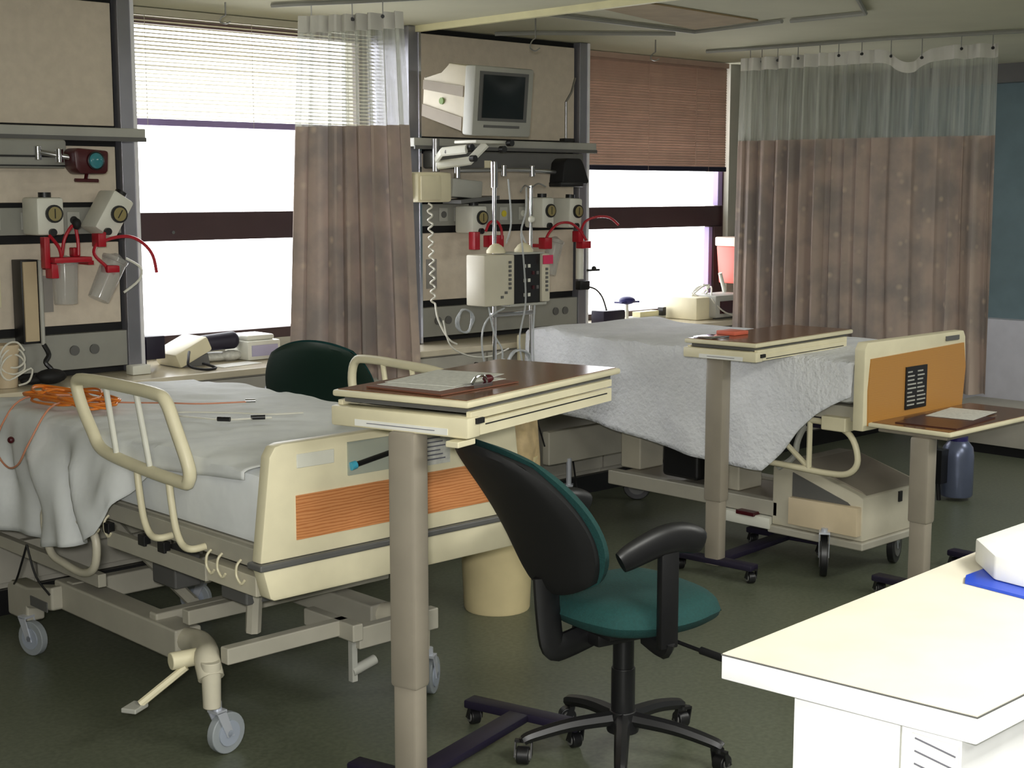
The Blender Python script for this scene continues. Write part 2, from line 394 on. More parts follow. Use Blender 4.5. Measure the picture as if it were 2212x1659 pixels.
# ================================================================== BLINDS
def blind(name, label, x0, x1, zt, zb, y, m, n, tilt, railm, sag=0):
    r = thing(name, label, 'blind', ((x0 + x1) / 2, y, zb))
    obj('head_rail', B(x0, x1, y - .02, y + .02, zt - .03, zt), m, r)
    obj('bottom_rail', B(x0, x1, y - .014, y + .014, zb, zb + .03), railm, r, bevel=.004)
    sl = MB(); R = Matrix.Rotation(tilt, 3, 'X')
    for i in range(n):
        z = zb + .036 + (zt - .036 - zb - .036) * i / (n - 1)
        t = Matrix.Rotation(tilt + random.uniform(-.05, .05), 3, 'X')
        sl.box(x0, x1, y - .0125, y + .0125, z - .0006, z + .0006, rot=t)
    s_ = obj('slats', sl, m, r, sm=False)
    for f_ in (.12, .5, .88):
        xx = x0 + (x1 - x0) * f_
        obj('ladder_cord', MB().cyl((xx, y - .014, zb), (xx, y - .014, zt - .03), .0012, seg=6), m, r)
    return r
blind('window_blind', 'white slatted blind half lowered over the left window', 3.11, 4.575, 2.445, 1.935, 5.83, BLINDW, 26, .35, LILAC)
blind('window_blind', 'salmon-pink closed slatted blind on the right window', 5.90, 7.42, 2.445, 1.765, 5.83, BLINDP, 40, 1.15, DNAVY)
obj('blind_cord', MB().tube([(7.1, 5.81, 2.4), (7.1, 5.81, 2.1), (7.1, 5.81, 1.80)], .002), BLINDP); tag(bpy.data.objects['blind_cord'], 'thin cord hanging in front of the salmon blind', 'cord')
# ================================================================== CEILING TRACKS, PANEL, HOOKS
def track(label, pts):
    o = obj('curtain_track', MB().tube([(x, y, ZC - .012) for x, y in pts], .011, seg=6, smooth=1), GREYM); tag(o, label, 'curtain track'); return o
track('ceiling curtain track carrying the short curtain beside the left window', [(3.62, 5.32), (3.675, 5.20), (3.79, 4.99), (3.95, 4.65)])
track('straight ceiling curtain track along the top of the long curtain', [(6.62, 5.35), (6.66, 5.12), (6.70, 4.75), (6.74, 4.25), (6.90, 3.68), (7.4, 2.2)])
track('bent ceiling track around the brown ceiling panel', [(4.68, 4.716), (5.76, 4.735), (5.70, 4.156)])
track('short ceiling track stub near the salmon blind, running left from the brown panel', [(5.76, 4.86), (5.25, 5.3), (5.1, 5.5)])
track('ceiling track loop at the top right above the far bed', [(5.72, 4.12), (5.724, 3.716), (5.25, 3.45), (4.9, 3.3)])
cp = obj('ceiling_panel', MB().prism([(4.74, 4.18), (5.64, 4.25), (5.72, 4.70), (4.70, 4.43)], ZC - .008, ZC - .001, 'z'), BROWNC); tag(cp, 'brown rectangular panel set in the ceiling above the far bed', 'ceiling panel')
def hook(x, y, label, d=.12):
    r = thing('ceiling_hook', label, 'hook', (x, y, ZC))
    obj('stem', MB().cyl((x, y, ZC), (x, y, ZC - d * .6), .004, seg=8), STEEL, r)
    obj('hook', MB().tube([(x, y, ZC - d * .6), (x - .012, y + .012, ZC - d * .7), (x - .018, y + .018, ZC - d * .9), (x, y, ZC - d), (x + .015, y - .015, ZC - d * .9)], .003), STEEL, r)
hook(3.47, 5.45, 'small metal hook hanging from the ceiling before the left window blind', .09)
hook(4.85, 4.95, 'metal hook hanging from the ceiling above the monitor', .15)
hook(6.0, 5.2, 'small metal hook hanging from the ceiling before the salmon blind', .11)
# ================================================================== CURTAINS
def curtain(name, label, P, zt, zm, zb, amp, npl, mtop=None, seed=1, spread=0, hang=None, holes=8, ampfn=None):
    rnd = random.Random(seed)
    Pv = [Vector((x, y, 0)) for x, y in P]; Q = spline(Pv, False, 30) if len(Pv) > 2 else [Pv[0].lerp(Pv[1], i / 60) for i in range(61)]
    n = len(Q)
    def at(u):
        f = u * (n - 1); i = min(int(f), n - 2); return Q[i].lerp(Q[i + 1], f - i), (Q[min(i + 1, n - 1)] - Q[i]).normalized()
    ph = [rnd.uniform(0, 6.28) for _ in range(4)]
    def fn(u, z):
        p, d = at(u); nrm = Vector((-d.y, d.x, 0))
        k = (zt - z) / (zt - zb)
        A = amp * (.75 + .35 * k) * (ampfn(u) if ampfn else 1)
        uu = u + .018 * math.sin(u * 9 + ph[0]) + .02 * math.sin(u * 23 + ph[1]) / 3 + .008 * k * math.sin(3 * k + ph[2])
        s_ = math.sin(uu * npl * 2 * PI) + .35 * math.sin(uu * npl * 2 * PI * 2.1 + ph[3])
        c_ = math.cos(uu * npl * 2 * PI)
        q = p + nrm * A * s_ + d * (A * .35 * c_ + spread * (u - .5) * k)
        return Vector((q.x, q.y, z + (hang(u, k) if hang else 0)))
    r = thing(name, label, 'curtain', (sum(p[0] for p in P) / len(P), sum(p[1] for p in P) / len(P), zb))
    N = npl * 14
    obj('fabric', MB().grid(lambda u, v: fn(u, zb + (zm - zb) * v), N, 16), FABRIC, r)
    obj('mesh_top', MB().grid(lambda u, v: fn(u, zm + (zt - .07 - zm) * v), N, 4), NET, r)
    obj('top_band', MB().grid(lambda u, v: fn(u, zt - .07 + .07 * v), N, 2), mat('white_curtain_band', (214, 212, 204), .7), r)
    for i in range(holes):
        u = (i + .5) / holes; q = fn(u, zt - .02)
        obj('grommet', MB().cyl(q + Vector((-.006, -.006, 0)), q + Vector((.006, .006, 0)), .008, seg=10), BLACK, r)
        obj('hanger', MB().tube([q, q + Vector((0, 0, .02)), Vector((q.x, q.y, ZC - .02))], .0025, seg=6, smooth=1), STEEL, r)
    return r
curtain('privacy_curtain', 'short bunched mauve-beige privacy curtain hanging beside the left window', [(3.675, 5.20), (3.79, 4.99), (3.89, 4.77)], 2.385, 1.92, .84, .042, 8, seed=3, spread=.16, holes=3)
def dip(u, k):
    e = math.exp(-((u - .735) / .045) ** 2) * .075
    return -(e + .0) * max(0, 1 - k * 5)
curtain('privacy_curtain', 'long drawn mauve-beige privacy curtain behind the far bed', [(6.66, 5.12), (6.70, 4.75), (6.74, 4.25), (6.90, 3.68)], 2.385, 1.925, .59, .04, 16, seed=8, spread=.03, hang=dip, holes=11,
        ampfn=lambda u: 1.1 if u < .45 else (.45 if u < .85 else 1.0))
# ================================================================== SHARED SMALL BUILDERS
def pad(mb, fn, n=20, k=.8):
    """closed cushion: fn(a,b,side) -> point, a,b in [-1,1] already rounded, side -1/1 ; e = rim factor"""
    V = {}
    for sd in (0, 1):
        for i in range(n + 1):
            for j in range(n + 1):
                if sd == 1 and (i in (0, n) or j in (0, n)): V[(1, i, j)] = V[(0, i, j)]; continue
                a = -1 + 2 * i / n; b = -1 + 2 * j / n
                a = math.copysign(abs(a) ** .8, a); b = math.copysign(abs(b) ** .8, b)
                x = a * math.sqrt(1 - k * b * b / 2); y = b * math.sqrt(1 - k * a * a / 2)
                e = ((1 - abs(a) ** 5) * (1 - abs(b) ** 5)) ** .5
                V[(sd, i, j)] = mb.b.verts.new(fn(x, y, (-1, 1)[sd], e))
    for sd in (0, 1):
        for i in range(n):
            for j in range(n):
                q = [V[(sd, i, j)], V[(sd, i + 1, j)], V[(sd, i + 1, j + 1)], V[(sd, i, j + 1)]]
                try: mb.b.faces.new(q)
                except ValueError: pass
    return mb
def caster(parent, p, r, ang, wm, stemtop, name='caster', world=True, width=.028, fork=None):
    """p = wheel contact point"""
    fork = fork or mat('zinc_fork', (206, 210, 220), .3, metal=.35)
    x, y = p[0], p[1]; c = Vector((x, y, r)); ax = Vector((-math.sin(ang), math.cos(ang), 0)); d = Vector((math.cos(ang), math.sin(ang), 0))
    wl = obj(name, MB().cyl(c - ax * width / 2, c + ax * width / 2, r, seg=28), wm, parent, world=world, bevel=.004)
    obj('hub', MB().cyl(c - ax * (width / 2 + .004), c + ax * (width / 2 + .004), r * .62, seg=24).cyl(c - ax * (width / 2 + .008), c + ax * (width / 2 + .008), r * .18, seg=12), GREYD if wm is BLACK else mat('pale_wheel_disc', (160, 168, 182), .4), wl, world=world)
    s0 = Vector((x, y, 0)) - d * r * .5
    f = MB()
    R = Matrix((d, ax, Vector((0, 0, 1)))).transposed()
    for sg in (-1, 1):
        t = MB().prism([(-.012, r * .85), (.014, r * .85), (-r * .25, 2 * r + .012), (-r * .8, 2 * r + .012)], sg * (width / 2 + .006) - .002, sg * (width / 2 + .006) + .002, 'y')
        t.xf(Matrix.Translation(Vector((x, y, 0))) @ R.to_4x4()); me = bpy.data.meshes.new('t'); t.b.to_mesh(me); t.b.free(); f.b.from_mesh(me); bpy.data.meshes.remove(me)
    t = MB().box(-r * .8, -r * .2, -width / 2 - .008, width / 2 + .008, 2 * r + .008, 2 * r + .016); t.xf(Matrix.Translation(Vector((x, y, 0))) @ R.to_4x4())
    me = bpy.data.meshes.new('t'); t.b.to_mesh(me); t.b.free(); f.b.from_mesh(me); bpy.data.meshes.remove(me)
    f.cyl((s0.x, s0.y, 2 * r + .01), (s0.x, s0.y, stemtop), .014, seg=14)
    obj('fork', f, fork, wl, world=world)
    return wl
def rail_loop(pts, r): return MB().tube(pts, r, closed=True, smooth=5, seg=10)
# ================================================================== BED 1 (left foreground)
b1 = thing('hospital_bed', 'cream hospital bed with flat oak-inset footboard and one raised side rail, left foreground', 'bed', (2.62, 4.3, 0))
wheelm = mat('grey_caster_rubber', (150, 156, 160), .5)
# mattress
obj('mattress', MB().box(2.21, 3.10, 3.37, 5.28, .645, .858, bev=.03), SHEETB, b1)
deck = MB(); deck.box(2.20, 2.225, 3.36, 5.28, .585, .64).box(3.075, 3.10, 3.36, 5.28, .585, .64); deck.box(2.225, 3.075, 3.36, 5.28, .63, .645)
obj('deck_frame', deck, GREYB, b1, bevel=.003)
obj('side_channel', MB().box(2.185, 2.215, 3.62, 4.22, .50, .552), GREYB, b1, bevel=.003)
obj('side_channel', MB().box(3.08, 3.11, 3.62, 4.22, .50, .552), GREYB, b1, bevel=.003)
obj('foot_bracket', MB().box(2.19, 2.24, 3.36, 3.62, .505, .565), CREAMB, b1, bevel=.004)
for i, y in enumerate((3.60, 3.54, 3.44, 4.30, 4.36, 4.22)):
    obj('restraint_hook', MB().tube([(2.195, y, .60), (2.18, y, .585), (2.178, y, .555), (2.18, y - .02, .535), (2.182, y - .035, .548)], .004, seg=6), CREAM, b1)
for y in (4.21, 3.98, 3.86):
    obj('latch_block', MB().box(2.175, 2.20, y - .02, y + .02, .545, .58), BLACK, b1, bevel=.003)
obj('middle_frame', MB().box(2.19, 2.22, 4.30, 5.30, .34, .385).box(3.05, 3.08, 4.30, 5.30, .34, .385).box(2.22, 3.05, 4.92, 4.96, .34, .385), GREYB, b1, bevel=.003)
for x_ in (2.40, 2.92): obj('lift_arm', MB().tube([(x_, 4.05, .30), (x_, 4.5, .45), (x_, 4.85, .60)], .02, smooth=1), GREYB, b1)
for x_ in (2.30, 2.90): obj('lift_arm', MB().tube([(x_, 3.55, .34), (x_, 3.52, .60)], .024, smooth=1), GREYB, b1)
obj('motor_box', MB().box(2.26, 2.37, 3.52, 3.66, .43, .54), GREYD, b1, bevel=.008)
obj('crank_box', MB().box(2.36, 2.46, 4.1, 4.25, .34, .46), GREYD, b1, bevel=.008)
# chassis
ch = MB()
ch.box(2.205, 2.30, 3.84, 4.66, .195, .295); ch.box(2.80, 2.88, 3.62, 4.66, .215, .30)
ch.box(2.22, 2.88, 3.98, 4.03, .262, .315); ch.box(2.22, 2.88, 4.55, 4.60, .22, .30)
obj('chassis', ch, GREYB, b1, bevel=.008)
obj('cross_bar', MB().box(2.23, 3.02, 3.80, 3.84, .315, .362), GREYB, b1, bevel=.005)
obj('foot_cross_bar', MB().box(2.16, 2.60, 3.47, 3.51, .285, .335).box(2.56, 2.60, 3.40, 3.66, .28, .335), GREYB, b1, bevel=.005)
obj('foot_cross_bar', MB().box(2.60, 2.92, 3.42, 3.46, .245, .315), GREYB, b1, bevel=.005)
obj('head_outrigger', MB().prism([(4.60, .20), (4.60, .285), (4.80, .245), (4.93, .245), (4.96, .225), (4.96, .115), (4.80, .115), (4.80, .17)], 2.165, 2.235, 'x'), GREYB, b1, bevel=.01)
obj('rating_plate', B(2.161, 2.165, 4.63, 4.76, .19, .225), GREYD, b1)
obj('head_outrigger', MB().prism([(4.60, .20), (4.60, .285), (4.80, .245), (4.93, .245), (4.96, .225), (4.96, .115), (4.80, .115), (4.80, .17)], 2.86, 2.93, 'x'), GREYB, b1, bevel=.01)
obj('elbow', MB().tube([(2.25, 3.90, .25), (2.24, 3.76, .27), (2.18, 3.62, .285), (2.135, 3.54, .29), (2.122, 3.50, .25)], .038, seg=14), CREAMB, b1)
lg = obj('leg', MB().cyl((2.122, 3.50, .30), (2.122, 3.50, .162), .029, .026), CREAMB, b1, bevel=.003)
obj('elbow', MB().tube([(2.84, 3.70, .25), (2.86, 3.6, .27), (2.90, 3.52, .285), (2.905, 3.50, .24)], .036, seg=14), CREAMB, b1)
obj('leg', MB().cyl((2.905, 3.49, .30), (2.905, 3.49, .162), .029, .026), CREAMB, b1, bevel=.003)
obj('brake_pivot', MB().cyl((2.06, 3.62, .285), (2.18, 3.60, .285), .026), CREAM, b1, bevel=.004)
pd = obj('brake_pedal', MB().tube([(2.10, 3.60, .265), (2.05, 3.63, .22), (1.98, 3.66, .165)], .012, smooth=2), CREAM, b1)
obj('pedal_pad', MB().box(1.93, 2.00, 3.64, 3.69, .150, .165, rot=.5), GREYL, pd, bevel=.004)
obj('floor_lock', MB().box(2.585, 2.605, 3.44, 3.46, .14, .30).cyl((2.59, 3.45, .17), (2.68, 3.45, .19), .016), GREYL, b1)
for p, a, st in (((2.185, 3.53), .15, .165), ((2.955, 3.50), .6, .165), ((2.175, 4.78), -1.3, .135), ((2.87, 4.83), 2.2, .135)):
    caster(b1, p, .0625, a, wheelm, st)
obj('drag_cable', MB().tube([(2.14, 4.72, .42), (2.13, 4.78, .30), (2.15, 4.86, .25)], .004).tube([(2.14, 4.72, .42), (2.14, 4.66, .32), (2.16, 4.60, .26)], .004), BLACK, b1)
# footboard (plane y ~3.25, faces -y)
fb = obj('footboard', MB().prism([(2.135, .632), (2.172, .925), (2.19, .952), (2.215, .958), (3.055, .958), (3.08, .952), (3.098, .925), (3.135, .632)], 3.25, 3.295, 'y', bev=.006), CREAM, b1)
obj('lower_panel', MB().prism([(2.14, .612), (2.162, .53), (2.175, .522), (3.095, .522), (3.108, .53), (3.13, .612)], 3.245, 3.30, 'y', bev=.006), CREAM, b1)
obj('bumper_strip', B(2.125, 3.145, 3.235, 3.305, .612, .632), GREYD, b1, bevel=.006)
obj('wood_inset', B(2.255, 3.015, 3.246, 3.252, .682, .808), OAK, b1)
obj('handle_recess', B(2.26, 2.388, 3.247, 3.252, .884, .924), WHITEP, b1, bevel=.002)
obj('card_holder', B(2.435, 2.60, 3.244, 3.25, .84, .937), glassmat('card_holder_clear', (200, 210, 200), .5, .1), b1)
obj('printed_card', B(2.685, 2.82, 3.245, 3.251, .83, .93), PAPERG, b1)
pen = obj('marker_pen', MB().cyl((2.447, 3.24, .868), (2.62, 3.24, .895), .008), BLACK)
tag(pen, 'black marker pen with blue cap held on the near bed footboard', 'pen')
obj('pen_cap', MB().cyl((2.44, 3.24, .867), (2.458, 3.24, .870), .012), CYAN, pen)
obj('headboard', B(2.19, 3.10, 5.255, 5.29, .64, .825), CREAM, b1, bevel=.01)
for i in range(6):
    obj('card_line', B(2.70, 2.80 - .01 * (i % 3), 3.2435, 3.245, .845 + i * .013, .849 + i * .013), INK, b1)
# raised rail, near side: points (y, z); tilts outward
def rp(y, z): return (2.165 - (z - .8) * .10, y, z)
lp = [rp(4.30, 1.035), rp(4.22, 1.05), rp(4.0, 1.052), rp(3.80, 1.048), rp(3.74, 1.03), rp(3.70, .95), rp(3.655, .845), rp(3.665, .80), rp(3.71, .79), rp(3.95, .80), rp(4.12, .815), rp(4.20, .835), rp(4.235, .88), rp(4.285, .96)]
rl = obj('side_rail', rail_loop(lp, .020), CREAM, b1)
obj('rail_bar', MB().tube([rp(4.105, 1.045), rp(4.09, .815)], .0095, smooth=1, seg=10), WHITEP, rl)
obj('rail_bar', MB().tube([rp(3.915, 1.045), rp(3.885, .80)], .0095, smooth=1, seg=10), WHITEP, rl)
for y in (3.97, 3.78):
    obj('rail_support', MB().tube([(2.165, y, .80), (2.16, y - .02, .73), (2.155, y - .05, .65), (2.155, y - .085, .605), (2.16, y - .13, .598), (2.20, y - .14, .602)], .011, seg=10), CREAM, rl)
# lowered rail near the head
ll = [(2.168, 4.62, .56), (2.168, 4.40, .56), (2.168, 4.30, .55), (2.168, 4.26, .50), (2.168, 4.28, .42), (2.168, 4.36, .385), (2.168, 4.48, .39), (2.168, 4.60, .42)]
r2 = obj('side_rail', rail_loop(ll, .014), CREAMB, b1)
# far side raised rail
lf = [(3.16, 4.16, 1.03), (3.16, 4.08, 1.045), (3.16, 3.90, 1.043), (3.16, 3.70, 1.035), (3.16, 3.62, 1.01), (3.16, 3.56, .90), (3.16, 3.60, .80), (3.16, 3.80, .79), (3.16, 4.02, .80), (3.16, 4.14, .85), (3.16, 4.18, .95)]
r3 = obj('side_rail', rail_loop(lf, .016), CREAM, b1)
for y in (4.0, 3.84): obj('rail_bar', MB().tube([(3.16, y, 1.04), (3.16, y - .05, .80)], .0095, smooth=1), CREAM, r3)
for y in (3.95, 3.75): obj('rail_support', MB().tube([(3.16, y, .80), (3.15, y - .05, .65), (3.11, y - .06, .60)], .011), CREAM, r3)
# sheet over the mattress with a bunched drape on the near side
def sheet1(u, v):
    Y = 5.20 - u * (5.20 - 3.40)
    # bottom edge of the near hanging side
    kp = [(5.30, .43), (4.80, .45), (4.55, .445), (4.37, .475), (4.20, .55), (4.10, .65), (3.99, .74), (3.9, .80), (3.4, .84)]
    zb = kp[-1][1]
    for (ya, za), (yb, zc) in zip(kp, kp[1:]):
        if yb <= Y <= ya: t = (ya - Y) / (ya - yb); zb = za + (zc - za) * t; break
    H = .875 - zb; W = .93; T = H + W + .03
    s_ = v * T
    nz = noise.noise(Vector((Y * 5, s_ * 4, 1.3))); n2 = noise.noise(Vector((Y * 13, s_ * 9, 4.3)))
    if s_ < H:
        d = H - s_; f = min(1, d / .12)
        fold = math.sin(Y * 15 + d * 7 + 3 * nz) * .026 + math.sin(Y * 37 + 5 * d + 2 * nz) * .007
        act = min(1, max(0, (Y - 3.95) / .2))
        x = 2.19 - (.035 + fold + .03 * d) * f * act - .004; z = .875 - d
        if d < .03: z -= (.03 - d) * .3; x += 0
        return Vector((x, Y, z + .01 * nz * f))
    t = s_ - H
    x = 2.188 + min(t, W) ; z = .878 + .012 * nz + .006 * n2 + .004 * math.sin(Y * 22 + x * 30 + 5 * nz) * max(0, nz) - .010 * math.exp(-t / .02)
    z -= max(0, Y - 4.9) * .02
    if t > W: x = 2.188 + W; z -= (t - W) * 1.5
    return Vector((x, Y, z))
sh = obj('bed_sheet', MB().grid(sheet1, 110, 70), SHEETB, solid=.004); tag(sh, 'rumpled pale blue-white sheet bunched over the side of the near bed', 'sheet')
# cables lying on bed 1
def cable(name, label, pts, r, m, cat='cable', **k):
    o = obj(name, MB().tube(pts, r, seg=7, smooth=6, **k), m); tag(o, label, cat); return o
ZS = .897
oc = []
for i in range(60):
    a = i * .93; R_ = .12 + .05 * math.sin(i * 1.7)
    oc.append((2.36 + R_ * 1.0 * math.cos(a) * .75, 4.78 + R_ * 1.7 * math.sin(a), ZS + .006 + .012 * (i % 5) / 2))
cable('monitor_lead', 'tangled orange monitoring lead heaped near the head of the near bed', oc, .0045, ORANGE)
cable('monitor_lead', 'thin salmon lead loop hanging over the edge of the near bed', [(2.42, 4.86, ZS + .01), (2.25, 4.92, ZS + .01), (2.155, 4.9, .83), (2.10, 4.84, .75), (2.095, 4.75, .70), (2.095, 4.66, .72), (2.11, 4.60, .80), (2.20, 4.62, ZS + .012), (2.36, 4.75, ZS + .01)], .0035, SALMON)
dk = obj('connector', MB().sph((2.092, 4.70, .80), .012), REDD); tag(dk, 'small dark red snap connector dangling beside the near bed', 'connector')
wl_ = cable('monitor_lead', 'pale lead stretched across the near bed ending in a small metal tip', [(2.40, 4.72, ZS + .004), (2.48, 4.60, ZS + .004), (2.58, 4.50, ZS + .003), (2.66, 4.40, ZS + .003), (2.80, 4.33, ZS + .003)], .003, SALMON)
obj('metal_tip', MB().cyl((2.80, 4.335, ZS + .006), (2.83, 4.315, ZS + .006), .007), STEEL, wl_)
w2_ = cable('monitor_lead', 'white lead with two black connectors lying near the foot of the near bed', [(2.80, 3.98, ZS + .003), (2.70, 4.03, ZS + .003), (2.62, 4.14, ZS + .004), (2.50, 4.27, ZS + .004), (2.45, 4.24, ZS + .004), (2.48, 4.13, ZS + .004), (2.52, 4.03, ZS + .004), (2.60, 3.99, ZS + .004), (2.66, 3.96, ZS + .004)], .0032, TUBEW)
obj('black_connector', MB().cyl((2.505, 4.045, ZS + .007), (2.53, 4.01, ZS + .007), .008), BLACK, w2_)
obj('black_connector', MB().cyl((2.60, 3.995, ZS + .007), (2.64, 3.97, ZS + .007), .008), BLACK, w2_)
# ================================================================== BED 2
b2 = thing('hospital_bed', 'taller hospital bed with golden oak footboard and boxy beige foot cover, behind the middle table', 'bed', (5.3, 4.15, 0))
obj('mattress', MB().box(4.92, 5.72, 3.19, 5.12, .79, .940, bev=.03), SHEETW, b2)
obj('deck_frame', MB().box(4.93, 4.96, 3.16, 5.15, .72, .78).box(5.68, 5.71, 3.16, 5.15, .72, .78).box(4.96, 5.68, 3.16, 5.15, .765, .78), GREYB, b2, bevel=.003)
obj('deck_pad', MB().box(4.98, 5.66, 3.3, 4.4, .66, .72), DNAVY, b2, bevel=.01)
f2 = obj('footboard', MB().prism([(4.865, .695), (4.865, 1.03), (4.885, 1.058), (5.645, 1.058), (5.662, 1.03), (5.675, .90), (5.655, .695)], 3.10, 3.15, 'y', bev=.005), CREAM, b2)
obj('wood_inset', MB().prism([(4.895, .715), (4.890, .86), (4.905, .99), (5.64, 1.005), (5.662, .90), (5.642, .715)], 3.094, 3.102, 'y'), OAK2, b2)
obj('handle_slot', B(5.49, 5.60, 3.095, 3.101, 1.022, 1.042), GREYD, b2)
lab = obj('instruction_label', B(5.165, 5.33, 3.088, 3.094, .755, .935), BLACK, b2)
rr = random.Random(5)
for i in range(9):
    for j in range(2):
        a = 5.175 + j * .077
        obj('printed_row', B(a, a + rr.uniform(.035, .068), 3.0865, 3.088, .770 + i * .0175, .776 + i * .0175), GREYL, lab)
obj('headboard', B(4.90, 5.70, 5.15, 5.18, .60, .94), CREAM, b2, bevel=.01)
# base cover with sloping lid
cv = obj('foot_cover', MB().prism([(3.165, .20), (3.165, .385), (3.20, .40), (3.50, .49), (3.60, .49), (3.63, .46), (3.63, .20)], 4.99, 5.46, 'x', bev=.008), CREAMB, b2)
obj('lid', MB().prism([(3.175, .393), (3.20, .408), (3.50, .498), (3.50, .492), (3.20, .40)], 5.03, 5.43, 'x'), TAUPE, b2)
obj('dark_recess_plate', MB().prism([(3.20, .33), (3.24, .36), (3.52, .45), (3.52, .33)], 4.984, 4.992, 'x'), GREYD, b2)  # flat plate, no hollow; the recess is drawn by its dark colour
obj('side_tray', MB().prism([(3.172, .225), (3.172, .350), (3.52, .345), (3.52, .225)], 4.955, 4.992, 'x', bev=.004), mat('tan_plastic', (222, 204, 172), .45), b2)
obj('foot_rim', MB().box(4.97, 5.48, 3.15, 3.64, .165, .20), GREYB, b2, bevel=.008)
obj('vent_slot', B(5.26, 5.285, 3.158, 3.166, .335, .38), BLACK, b2)
obj('vent_slot', B(5.40, 5.44, 3.158, 3.166, .21, .28), GREYD, b2)
bl = MB(); bl.box(4.99, 5.05, 3.6, 4.62, .235, .305).box(5.42, 5.48, 3.6, 4.62, .235, .305)
bl.box(5.05, 5.42, 3.7, 4.62, .255, .285)
obj('base_frame', bl, GREYB, b2, bevel=.006)
obj('base_plate', B(5.05, 5.42, 3.7, 4.60, .286, .29), TAUPE, b2)
obj('pedal_panel', MB().prism([(4.96, 3.62), (5.02, 3.64), (5.02, 4.02), (4.96, 3.95)], .18, .232, 'z', bev=.006), WHITEP, b2)
obj('pedal', B(4.95, 5.0, 3.70, 3.80, .226, .245), REDD, b2, bevel=.003)
obj('head_cross_member', MB().box(4.86, 5.70, 4.90, 4.95, .30, .47), GREYB, b2, bevel=.008)
obj('lift_column', MB().box(5.10, 5.28, 3.9, 4.05, .29, .72), CREAMB, b2, bevel=.01)
obj('lift_column', MB().box(5.15, 5.33, 4.55, 4.68, .29, .72), CREAMB, b2, bevel=.01)
obj('lift_motor', MB().box(5.02, 5.36, 4.08, 4.30, .32, .50), BLACK, b2, bevel=.02)
obj('lift_brace', MB().tube([(4.99, 3.60, .46), (4.99, 3.52, .52), (4.99, 3.50, .60), (4.99, 3.44, .72)], .014), GREYL, b2)
lr = [(4.93, 3.78, .70), (4.93, 3.55, .70), (4.93, 3.32, .70), (4.93, 3.20, .66), (4.93, 3.16, .56), (4.93, 3.20, .50), (4.93, 3.30, .485), (4.93, 3.50, .49), (4.93, 3.80, .50), (4.93, 3.95, .54), (4.93, 3.95, .66)]
r4 = obj('side_rail', rail_loop(lr, .0135), CREAM, b2)
obj('rail_bar', MB().tube([(4.93, 3.40, .70), (4.93, 3.40, .49)], .012, smooth=1), CREAM, r4)
obj('rail_bar', MB().tube([(4.945, 3.68, .69), (4.945, 3.42, .50)], .012, smooth=1), CREAM, r4)
obj('corner_block', MB().box(4.89, 4.96, 3.20, 3.32, .675, .735), CREAM, b2, bevel=.006)
caster(b2, (4.985, 3.35), .095, .62, BLACK, .22, width=.03)
caster(b2, (5.40, 3.26), .08, .3, BLACK, .20, width=.03)
caster(b2, (4.98, 4.93), .075, 2.3, BLACK, .30, width=.03)
caster(b2, (5.56, 4.93), .075, 2.3, BLACK, .30, width=.03)
b2.location += Vector((.14, .10, -.022))
for _c in b2.children:
    if _c.name.startswith('caster'): _c.location.z += .022
def sheet2(u, v):
    Y = 5.10 - u * (5.10 - 3.17)
    kp = [(5.10, .60), (4.87, .575), (4.67, .565), (4.25, .51), (3.90, .465), (3.60, .462), (3.50, .56), (3.42, .66), (3.33, .74), (3.25, .79), (3.17, .83)]
    zb = kp[-1][1]
    for (ya, za), (yb, zc) in zip(kp, kp[1:]):
        if yb <= Y <= ya: t = (ya - Y) / (ya - yb); zb = za + (zc - za) * t; break
    zt = .962; H = zt - zb; W = .84; T = H + W + .25
    s_ = v * T
    nz = noise.noise(Vector((Y * 4, s_ * 3, 7.3)))
    if s_ < H:
        d = H - s_; f = min(1, d / .15)
        x = 4.895 - (.012 + .03 * d + .012 * math.sin(Y * 17 + 2 * nz + d * 4) * min(1, d / .4) + .006 * nz) * f
        return Vector((x, Y, zt - d + .006 * math.exp(-d / .02)))
    t = s_ - H
    z = zt + .008 * nz + .010 * (1 - math.exp(-t / .03)) + .02 * math.exp(-((Y - 4.95) / .10) ** 2)
    if t > W: return Vector((4.895 + W + .01, Y, z - (t - W)))
    return Vector((4.895 + t, Y, z))
s2 = obj('bedspread', MB().grid(sheet2, 90, 70), mat('white_woven_bedspread', (234, 236, 240), .9, spec=.1, bump=.9, bscale=45), solid=.005)
s2.location += Vector((.14, .10, -.022))
tag(s2, 'smooth white woven bedspread hanging low over the side of the far bed', 'bedspread')
obj('pulse_cable', MB().tube([(4.86, 4.98, .60), (4.87, 4.94, .50), (4.90, 4.93, .40)], .004), BLACK, b2)
